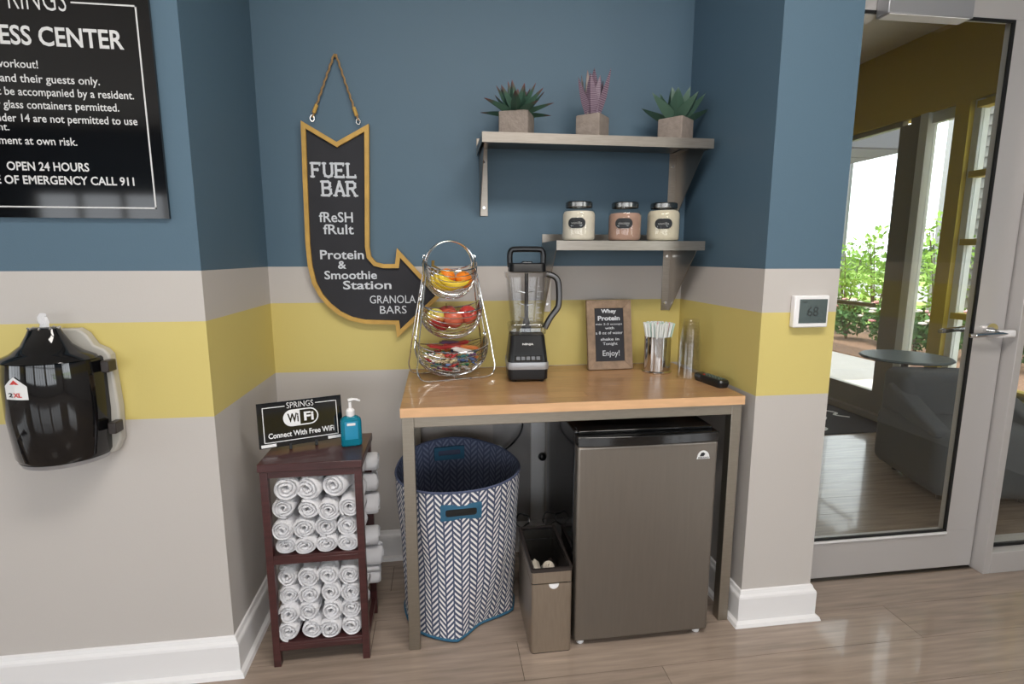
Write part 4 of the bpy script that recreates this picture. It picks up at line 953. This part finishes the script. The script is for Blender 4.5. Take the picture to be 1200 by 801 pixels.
for k in range(5): bb(G().hexa([(-.048+k*.020, -.0945, .090), (-.032+k*.020, -.0945, .090), (-.032+k*.020, -.088, .090), (-.048+k*.020, -.088, .090)], [(-.048+k*.020, -.0905, .104), (-.032+k*.020, -.0905, .104), (-.032+k*.020, -.085, .104), (-.048+k*.020, -.085, .104)]), 'button', 'grey_plastic', cp_, bevel=.0015)
text(base, 'NINJA', -.022, .022, .146, .156, -.0785, 'sign_white', .02, local=True)
# collar of the pitcher, pitcher, shaft, lid, handle
bb(stack([(.066, .062, .02, .186), (.074, .068, .02, .190), (.076, .070, .022, .222), (.070, .066, .02, .230)]), 'pitcher_collar', 'pitcher_glass')
g = G(); prof = [(.058, .054, .02, .200), (.064, .058, .024, .225), (.073, .064, .026, .320), (.082, .070, .026, .412), (.087, .074, .026, .415), (.089, .076, .026, .436)]
vs = []
for hw, hd, r, z in prof: ring = rrect(-hw, -hd, hw, hd, r, 5); kk = len(ring); vs += [(x, y, z) for x, y in ring]
g.add(vs, [(j*kk+i, j*kk+(i+1) % kk, (j+1)*kk+(i+1) % kk, (j+1)*kk+i) for j in range(len(prof)-1) for i in range(kk)]+[tuple(range(kk-1, -1, -1))])
pit = bb(g, 'pitcher', 'pitcher_glass')
for k in range(7): bb(G().box(.036, -.0665-.0007*k, .255+k*.021, .036+(.020 if k % 2 else .012), -.0660-.0007*k, .2562+k*.021), 'measure_mark', 'poster_lettering', pit, smooth=False)
sh = bb(G().lathe([(0, .19), (.022, .19), (.020, .215), (.014, .235), (.0085, .25), (.0075, .43), (0, .43)], n=18), 'blade_shaft', 'black_plastic')
for z, s in ((.245, .034), (.302, .030), (.352, .030)):
    for a in (0, PI): bb(G().hexa([(.006, -.008, z-.001), (s, -.004, z+.004), (s, .004, z+.006), (.006, .008, z-.001)], [(.006, -.008, z+.001), (s, -.004, z+.005), (s, .004, z+.007), (.006, .008, z+.001)]).xf(Matrix.Rotation(a+z*9, 4, 'Z')), 'blade', 'chrome', sh, smooth=False)
lid = bb(stack([(.068, .056, .02, .434), (.074, .068, .022, .438), (.073, .066, .022, .448), (.072, .060, .022, .468), (.068, .052, .02, .472)]), 'lid', 'black_plastic')
for y in (0,):
    bb(G().tube(bez([(-.066, y, .455), (-.068, y, .50), (-.062, y, .520), (-.045, y, .526), (.045, y, .526), (.062, y, .520), (.068, y, .50), (.066, y, .455)], 5), .0115, 10), 'lid_handle', 'black_plastic', lid)
bb(B(-.022, -.030, .462, .022, .02, .478), 'lid_latch', 'fridge_black', lid, bevel=.004)
hd = [(.080, 0, .428), (.108, 0, .420), (.128, 0, .400), (.134, 0, .350), (.133, 0, .305), (.126, 0, .285), (.100, 0, .250), (.076, 0, .205)]
bb(G().tube(bez(hd, 5), .0125, 10), 'pitcher_handle', 'black_plastic')
bb(G().tube([p+Vector((.0, -.009, 0)) for p in bez(hd, 5)], .0075, 8), 'handle_grip', 'grey_plastic')

# ------------------------------------------------------------------ three-tier fruit stand
FS = Vector((-.122, -.165, .9)); FR = R(15)
fs_ = thing('fruit_stand', 'three-tier chrome wire fruit stand at the left end of the table', 'fruit stand', FS, FR)
def hoop(y0, nm):
    pts = [(-.115, 0, .004), (.115, 0, .004)]; half = []
    side = [(.115, .0), (.150, .010), (.163, .045), (.158, .09), (.148, .17), (.128, .29), (.110, .40), (.102, .45)]
    top = [(.102*math.cos(PI*k/12), .45+.105*math.sin(PI*k/12)) for k in range(1, 12)]
    loop = side+top+[(-a, b) for a, b in reversed(side)]
    P = [(x, y0*(1-.92*z/.555), .0045+z) for x, z in loop]
    return G().tube(bez([*P], 4), .0031, 8).build(nm, 'chrome', fs_, world=False)
hoop(-.085, 'hoop'); hoop(.085, 'hoop')
for s in (-1, 1):
    G().tube(bez([(s*-.115, -.085, .0045), (s*-.06, -.085, .0045), (0, -.085, .0045), (s*.06, -.085, .0045)], 3), .0036, 8).build('foot_rail', 'chrome', fs_, world=False) if s > 0 else G().tube([(-.115, .085, .0045), (.115, .085, .0045)], .0036, 8).build('foot_rail', 'chrome', fs_, world=False)
G().tube([(.05, -.085, .0045), (.115, -.085, .0045)], .0036, 8).build('foot_rail', 'chrome', fs_, world=False)
G().tube([(0, -.085, .0045), (0, .085, .0045)], .003, 8).build('foot_rail', 'chrome', fs_, world=False)
for s in (-1, 1):
    G().tube(bez([(s*.108, 0, .40), (s*.118, 0, .36), (s*.15, 0, .16), (s*.155, 0, .13)], 4), .0026, 8).build('hanger_wire', 'chrome', fs_, world=False)
TI = [(.107, .088, .135, .485), (.127, .104, .135, .322), (.150, .122, .135, .165)]    # half length, half depth, drop, hook height
def basket(a_, b_, c_, ze):
    rim = None; t = None
    for k in range(19):
        ph = PI*k/18; pts = []
        for i in range(25):
            th_ = PI*i/24; s = math.sin(th_)**.62
            pts.append((-a_*math.cos(th_), -b_*math.cos(ph)*s, ze-.022*s*abs(math.cos(ph))-c_*math.sin(ph)*s-.022*s))
        o = G().tube(pts, .0028 if k in (0, 18) else .0016, 6).build('rim_wire' if k in (0, 18) else 'basket_wire', 'chrome', t if t and k else fs_, world=False)
        if k == 0: t = o
    for s in (-1, 1):
        G().tube(bez([(s*a_, 0, ze), (s*(a_+.003), 0, ze+.012), (s*(a_-.004), 0, ze+.017), (s*(a_-.008), 0, ze+.008)], 4), .0024, 8).build('hook', 'chrome', t, world=False)
        G().tube([(s*(a_-.003), -.014, ze+.014), (s*(a_-.003), .014, ze+.014)], .0022, 8).build('cross_wire', 'chrome', t, world=False)
for q in TI: basket(*q)
FM = Matrix.Translation(FS) @ Matrix.Rotation(FR, 4, 'Z')
def fpos(x, y, z): return FM @ Vector((x, y, z))
def fruit_thing(name, label, cat, loc, group, rot=(0, 0, 0)):
    t = thing(name, label, cat, loc, 0, group); t.rotation_euler = rot; return t
def orange(x, y, z, label, r=.034):
    t = fruit_thing('orange', label, 'orange', fpos(x, y, z), 'oranges in the top basket', (R(30), R(15), 0))
    G().ball((0, 0, 0), r, 24, sz=.95).build('peel', 'orange_skin', t, world=False)
    G().lathe([(0, r*.96), (.003, r*.955), (.004, r*.935), (0, r*.93)], n=10).build('stem_end', 'banana_stem', t, world=False)
    G().lathe([(0, r*1.005), (.008, r*.985), (.008, r*.96), (0, r*.96)], n=12).xf(Matrix.Rotation(R(70), 4, 'X')).build('sticker', 'fruit_sticker', t, world=False)
orange(-.012, .005, .417, 'orange resting at the centre back of the top basket'); orange(.055, -.008, .403, 'orange with a sticker at the right end of the top basket', .036)
# bananas
bs = [(-.045, -.035, .372, 0), (-.030, -.048, .380, .12), (-.012, -.058, .390, .22)]
for i, (x, y, z, k) in enumerate(bs):
    p = []; n = 14
    t = fruit_thing('banana', 'yellow banana in the top basket, %s of the bunch' % ('lowest', 'middle', 'front')[i], 'banana', fpos(0, 0, .40), 'bananas in the top basket')
    off = fpos(0, 0, .40)
    for j in range(n+1):
        u = j/n; ang = R(-170+125*u); p.append(fpos(-.012+i*.012+.072*math.cos(ang)*1.0, -.020-i*.018, .432+.052*math.sin(ang)*1.15+i*.006)-off)
    rr = [.006, .010, .0145, .016, .0165, .0165, .0165, .0165, .0165, .016, .0155, .014, .011, .007, .003]
    G().tube(p, rr, 6).build('peel', 'banana_skin', t, world=False, ang=70)
    G().tube([p[0], p[0]+Vector((.002, 0, .012)), fpos(-.080, -.035, .462)-off, fpos(-.078, -.036, .482)-off], [.006, .0045, .0055, .0065], 7).build('stem', 'banana_stem', t, world=False)
def apple(x, y, z, label, m, r=.037, rot=(0, 0, 0)):
    t = fruit_thing('apple', label, 'apple', fpos(x, y, z), 'apples in the middle basket', rot)
    prof = []
    for k in range(17):
        a = PI*k/16; q = math.sin(a); zz = -math.cos(a)*.90
        if a > PI*.8: zz -= (a-PI*.8)*.55
        if a < PI*.14: zz += (PI*.14-a)*.4
        prof.append((r*q*(1.04+.05*math.cos(a)*-1), r*zz))
    G().lathe(prof, n=24).build('skin', m, t, world=False, ang=80)
    G().tube([(0, 0, r*.50), (.002, 0, r*.8), (.005, 0, r*1.15)], .0018, 6).build('stem', 'banana_stem', t, world=False)
apple(-.070, -.02, .254, 'yellow-green apple with red blush at the left of the middle basket', 'apple_blush', .036, (R(50), 0, R(-20)))
apple(.000, -.035, .246, 'large red apple at the front centre of the middle basket', 'apple_red', .041, (R(-20), R(20), 0))
apple(-.004, .040, .262, 'red apple behind the large one in the middle basket', 'apple_red', .038, (R(10), R(-10), 0))
apple(.070, -.01, .258, 'red apple with its yellow stem end facing out, right in the middle basket', 'apple_blush' if False else 'apple_red', .038, (R(70), 0, R(25)))
apple(-.035, .02, .222, 'dark red apple lying low in the middle basket', 'apple_dark', .034)
# candy and bars in the lowest basket
CC = [('red', (166, 52, 52)), ('green', (74, 128, 84)), ('blue', (96, 122, 168)), ('white', (222, 216, 212)), ('orange', (206, 122, 70)), ('purple', (112, 80, 112)), ('beige', (206, 190, 150)), ('teal', (44, 108, 110))]
for n_, c in CC: mat('wrapper_'+n_, c, .28)
def candy_mesh(n_, k):
    g = G(); r = .0085; h = .011
    g.tube([(-h-.011, 0, .001), (-h-.006, 0, 0), (-h, 0, 0), (-h+.004, 0, 0), (0, 0, 0), (h-.004, 0, 0), (h, 0, 0), (h+.006, 0, 0), (h+.011, 0, -.001)], [.0075, .0045, .0025, .0075, r, .0075, .0025, .0045, .0075], 8, flat=.8)
    return g.build('wrapped_candy', 'wrapper_'+n_, ang=50)
cprot = {}
rnd = random.Random(12); a_, b_, c_, ze = TI[2]; placed = 0; side_ = ('left', 'centre', 'right')
for lev in range(4):
    zc = .040+.019*lev; q = min(.99, (ze-.022-zc)/c_); k_ = math.sqrt(max(.02, 1-q*q)); nl = (9, 16, 22, 26)[lev]
    for i in range(nl):
        a = 2.4*i; rr = math.sqrt((i+.5)/nl)*.86; x = a_*k_*rr*math.cos(a)*.98; y = b_*k_*rr*math.sin(a)*.92
        n_, c = CC[rnd.randrange(8)]
        if n_ not in cprot: o = cprot[n_] = candy_mesh(n_, 0)
        else: o = cprot[n_].copy(); COL.objects.link(o)
        o.location = fpos(x, y, zc+rnd.uniform(-.002, .003)); o.rotation_euler = (rnd.uniform(-.5, .5), rnd.uniform(-.5, .5), rnd.random()*6.3)
        hz = ('bottom', 'lower middle', 'upper middle', 'top')[lev]; wx = side_[0 if x < -.04 else (2 if x > .04 else 1)]; wy = 'front' if y < 0 else 'back'
        tag(o, 'small %s wrapped candy in the %s layer of the lowest basket, %s %s' % (n_, hz, wy, wx), 'candy', 'wrapped candies in the lowest basket')
for i, (x, y, z, rz, n_, lb) in enumerate(((-.055, .01, .128, 12, 'red', 'left, longest in view'), (.0, -.015, .130, -14, 'red', 'in the centre'), (.045, .03, .132, 20, 'red', 'at the right'), (.01, .05, .136, -4, 'purple', 'at the back'), (.07, -.03, .124, 30, 'orange', 'at the front right'), (.03, -.06, .118, -20, 'white', 'at the front centre'))):
    g = G(); g.box(-.036, -.012, -.006, .036, .012, .006); g.box(-.046, -.011, -.001, -.036, .011, .001); g.box(.036, -.011, -.001, .046, .011, .001)
    o = g.build('snack_bar', 'wrapper_'+n_, bevel=.003); o.location = fpos(x, y, z); o.rotation_euler = (R(8), R(rnd.uniform(-12, 12)), R(rz))
    tag(o, '%s wrapped snack bar on top of the candy heap, %s' % (n_, lb), 'snack bar', 'snack bars on the candy heap')

# ------------------------------------------------------------------ framed chalkboard on the table
fb = thing('framed_chalkboard', 'small rustic wood framed chalkboard with protein drink notes on the table', 'chalkboard', (.582, -.125, .9015)); fb.rotation_euler = (R(-10), 0, R(2))
fw, fh = .103, .308
def fpart(g, n_, m, **k): return g.build(n_, m, fb, world=False, **k)
o_ = [(-fw, 0), (fw, 0), (fw, fh), (-fw, fh)]; i_ = [(-fw+.036, .036), (fw-.036, .036), (fw-.036, fh-.036), (-fw+.036, fh-.036)]
for k in range(4):
    j = (k+1) % 4; q0 = [(o_[k][0], -.010, o_[k][1]), (o_[j][0], -.010, o_[j][1]), (i_[j][0], -.007, i_[j][1]), (i_[k][0], -.007, i_[k][1])]
    fpart(G().hexa(q0, [(p[0], .010, p[2]) for p in q0]), 'frame_rail', 'rustic_wood', bevel=.0012, bseg=1)
fpart(B(-fw+.034, -.004, .034, fw-.034, .006, fh-.034), 'board', 'chalkboard', smooth=False)
fpart(G().hexa([(-.02, .010, .18), (.02, .010, .18), (.02, .013, .18), (-.02, .013, .18)], [(-.02, .072, .013), (.02, .072, .013), (.02, .075, .013), (-.02, .075, .013)]), 'easel_strut', 'rustic_wood', smooth=False)
for s, x0, x1, z0, z1, b in (('Whey', -.036, .034, .245, .268, .03), ('Protein', -.052, .050, .217, .238, .03), ('mix 2-3 scoops', -.062, .060, .194, .206, 0), ('with', -.020, .022, .178, .189, .01), ('a 8 oz of water', -.064, .062, .156, .169, 0),
    ('shake in', -.042, .044, .128, .140, .01), ('Tonight', -.032, .036, .104, .120, 0), ('Enjoy!', -.034, .044, .052, .084, 0)):
    text(fb, s, x0, x1, z0, z1, -.0052, 'chalk', b, local=True, depth=.0008)

# ------------------------------------------------------------------ straw holder, cups, remote
cx, cy = .768, -.195
sc_ = thing('straw_holder', 'polished steel cylinder holding paper-wrapped straws on the table', 'container', (cx, cy, .9))
G().lathe([(0, .001), (.062, .001), (.063, .005), (.058, .009), (.0565, .010), (.0565, .158), (.0545, .158), (.0545, .012), (0, .012)], (cx, cy, .9), 44).build('cylinder', 'chrome', sc_)
mat('straw_white', (232, 236, 234), .6); mat('straw_green', (196, 226, 214), .6); mat('straw_pink', (232, 170, 176), .6)
rnd = random.Random(2); sp_ = {}
for k in range(64):
    r0 = .046*math.sqrt((k+.5)/64); a = 2.4*k; m = 'straw_pink' if k % 19 == 7 else ('straw_green' if k % 5 == 0 else 'straw_white')
    h_ = .205+rnd.uniform(-.008, .008)
    if m not in sp_: sp_[m] = G().tube([(0, 0, 0), (0, 0, .205)], .0040, 7).build('straw', m); o = sp_[m]
    else: o = sp_[m].copy(); COL.objects.link(o)
    b0 = Vector((cx+r0*.55*math.cos(a), cy+r0*.55*math.sin(a), .914)); b1 = Vector((cx+r0*1.55*math.cos(a), cy+r0*1.42*math.sin(a), .914+h_))
    o.location = b0; o.rotation_euler = (b1-b0).to_track_quat('Z', 'Y').to_euler()
    nm = {'straw_white': 'white', 'straw_green': 'pale green', 'straw_pink': 'pink'}[m]
    rg = 'core' if k < 10 else ('inner ring' if k < 22 else 'middle ring' if k < 40 else 'outer ring'); dr_ = ('right', 'back right', 'back', 'back left', 'left', 'front left', 'front', 'front right')[int(((a+PI/8) % (2*PI))/(PI/4))]
    tag(o, '%s wrapped straw in the steel holder, %s of the %s' % (nm, dr_, rg), 'straw', 'straws in the steel holder')
cx, cy = .853, -.325
tr = None
for k in range(11):
    z = .9+.0135*k
    g = G().lathe([(.0465, 0), (.0475, .0015), (.0465, .003), (.0445, .004), (.0300, .108), (.0285, .110), (0, .110)], n=36)
    if k == 0: o = g.build('plastic_cup', 'cup_plastic'); c0 = o
    else: o = c0.copy(); COL.objects.link(o)
    o.location = (cx, cy, z+.0005)
    w_ = ('lowest', 'second', 'third', 'fourth', 'fifth', 'sixth', 'seventh', 'eighth', 'ninth', 'tenth', 'topmost')[k]
    tag(o, 'clear upturned plastic cup, %s in the stack beside the straws%s' % (w_, '' if k in (0, 10) else ', counted from the table'), 'cup', 'stack of clear plastic cups')
rm = thing('remote_control', 'black remote control lying near the front right corner of the table', 'remote', (.893, -.435, .9), R(9)); rm.scale = (1, 1, 1.15)
g = stack([(.018, .074, .012, .004), (.022, .082, .016, .0), (.025, .087, .018, .010), (.0255, .088, .018, .018), (.022, .084, .016, .025), (.019, .080, .014, .0265)])
g.v = [(x*(1-.10*(y > 0)*y/.088), y, z) for x, y, z in g.v]
g.build('case', 'remote_black', rm, world=False)
for i in range(6):
    for j in range(3):
        o = B(-.015+j*.0115, -.066+i*.018, .0262, -.007+j*.0115, -.056+i*.018, .0285).build('button', 'remote_red' if (i, j) == (5, 0) else 'remote_button', rm, world=False, bevel=.0008, bseg=1)
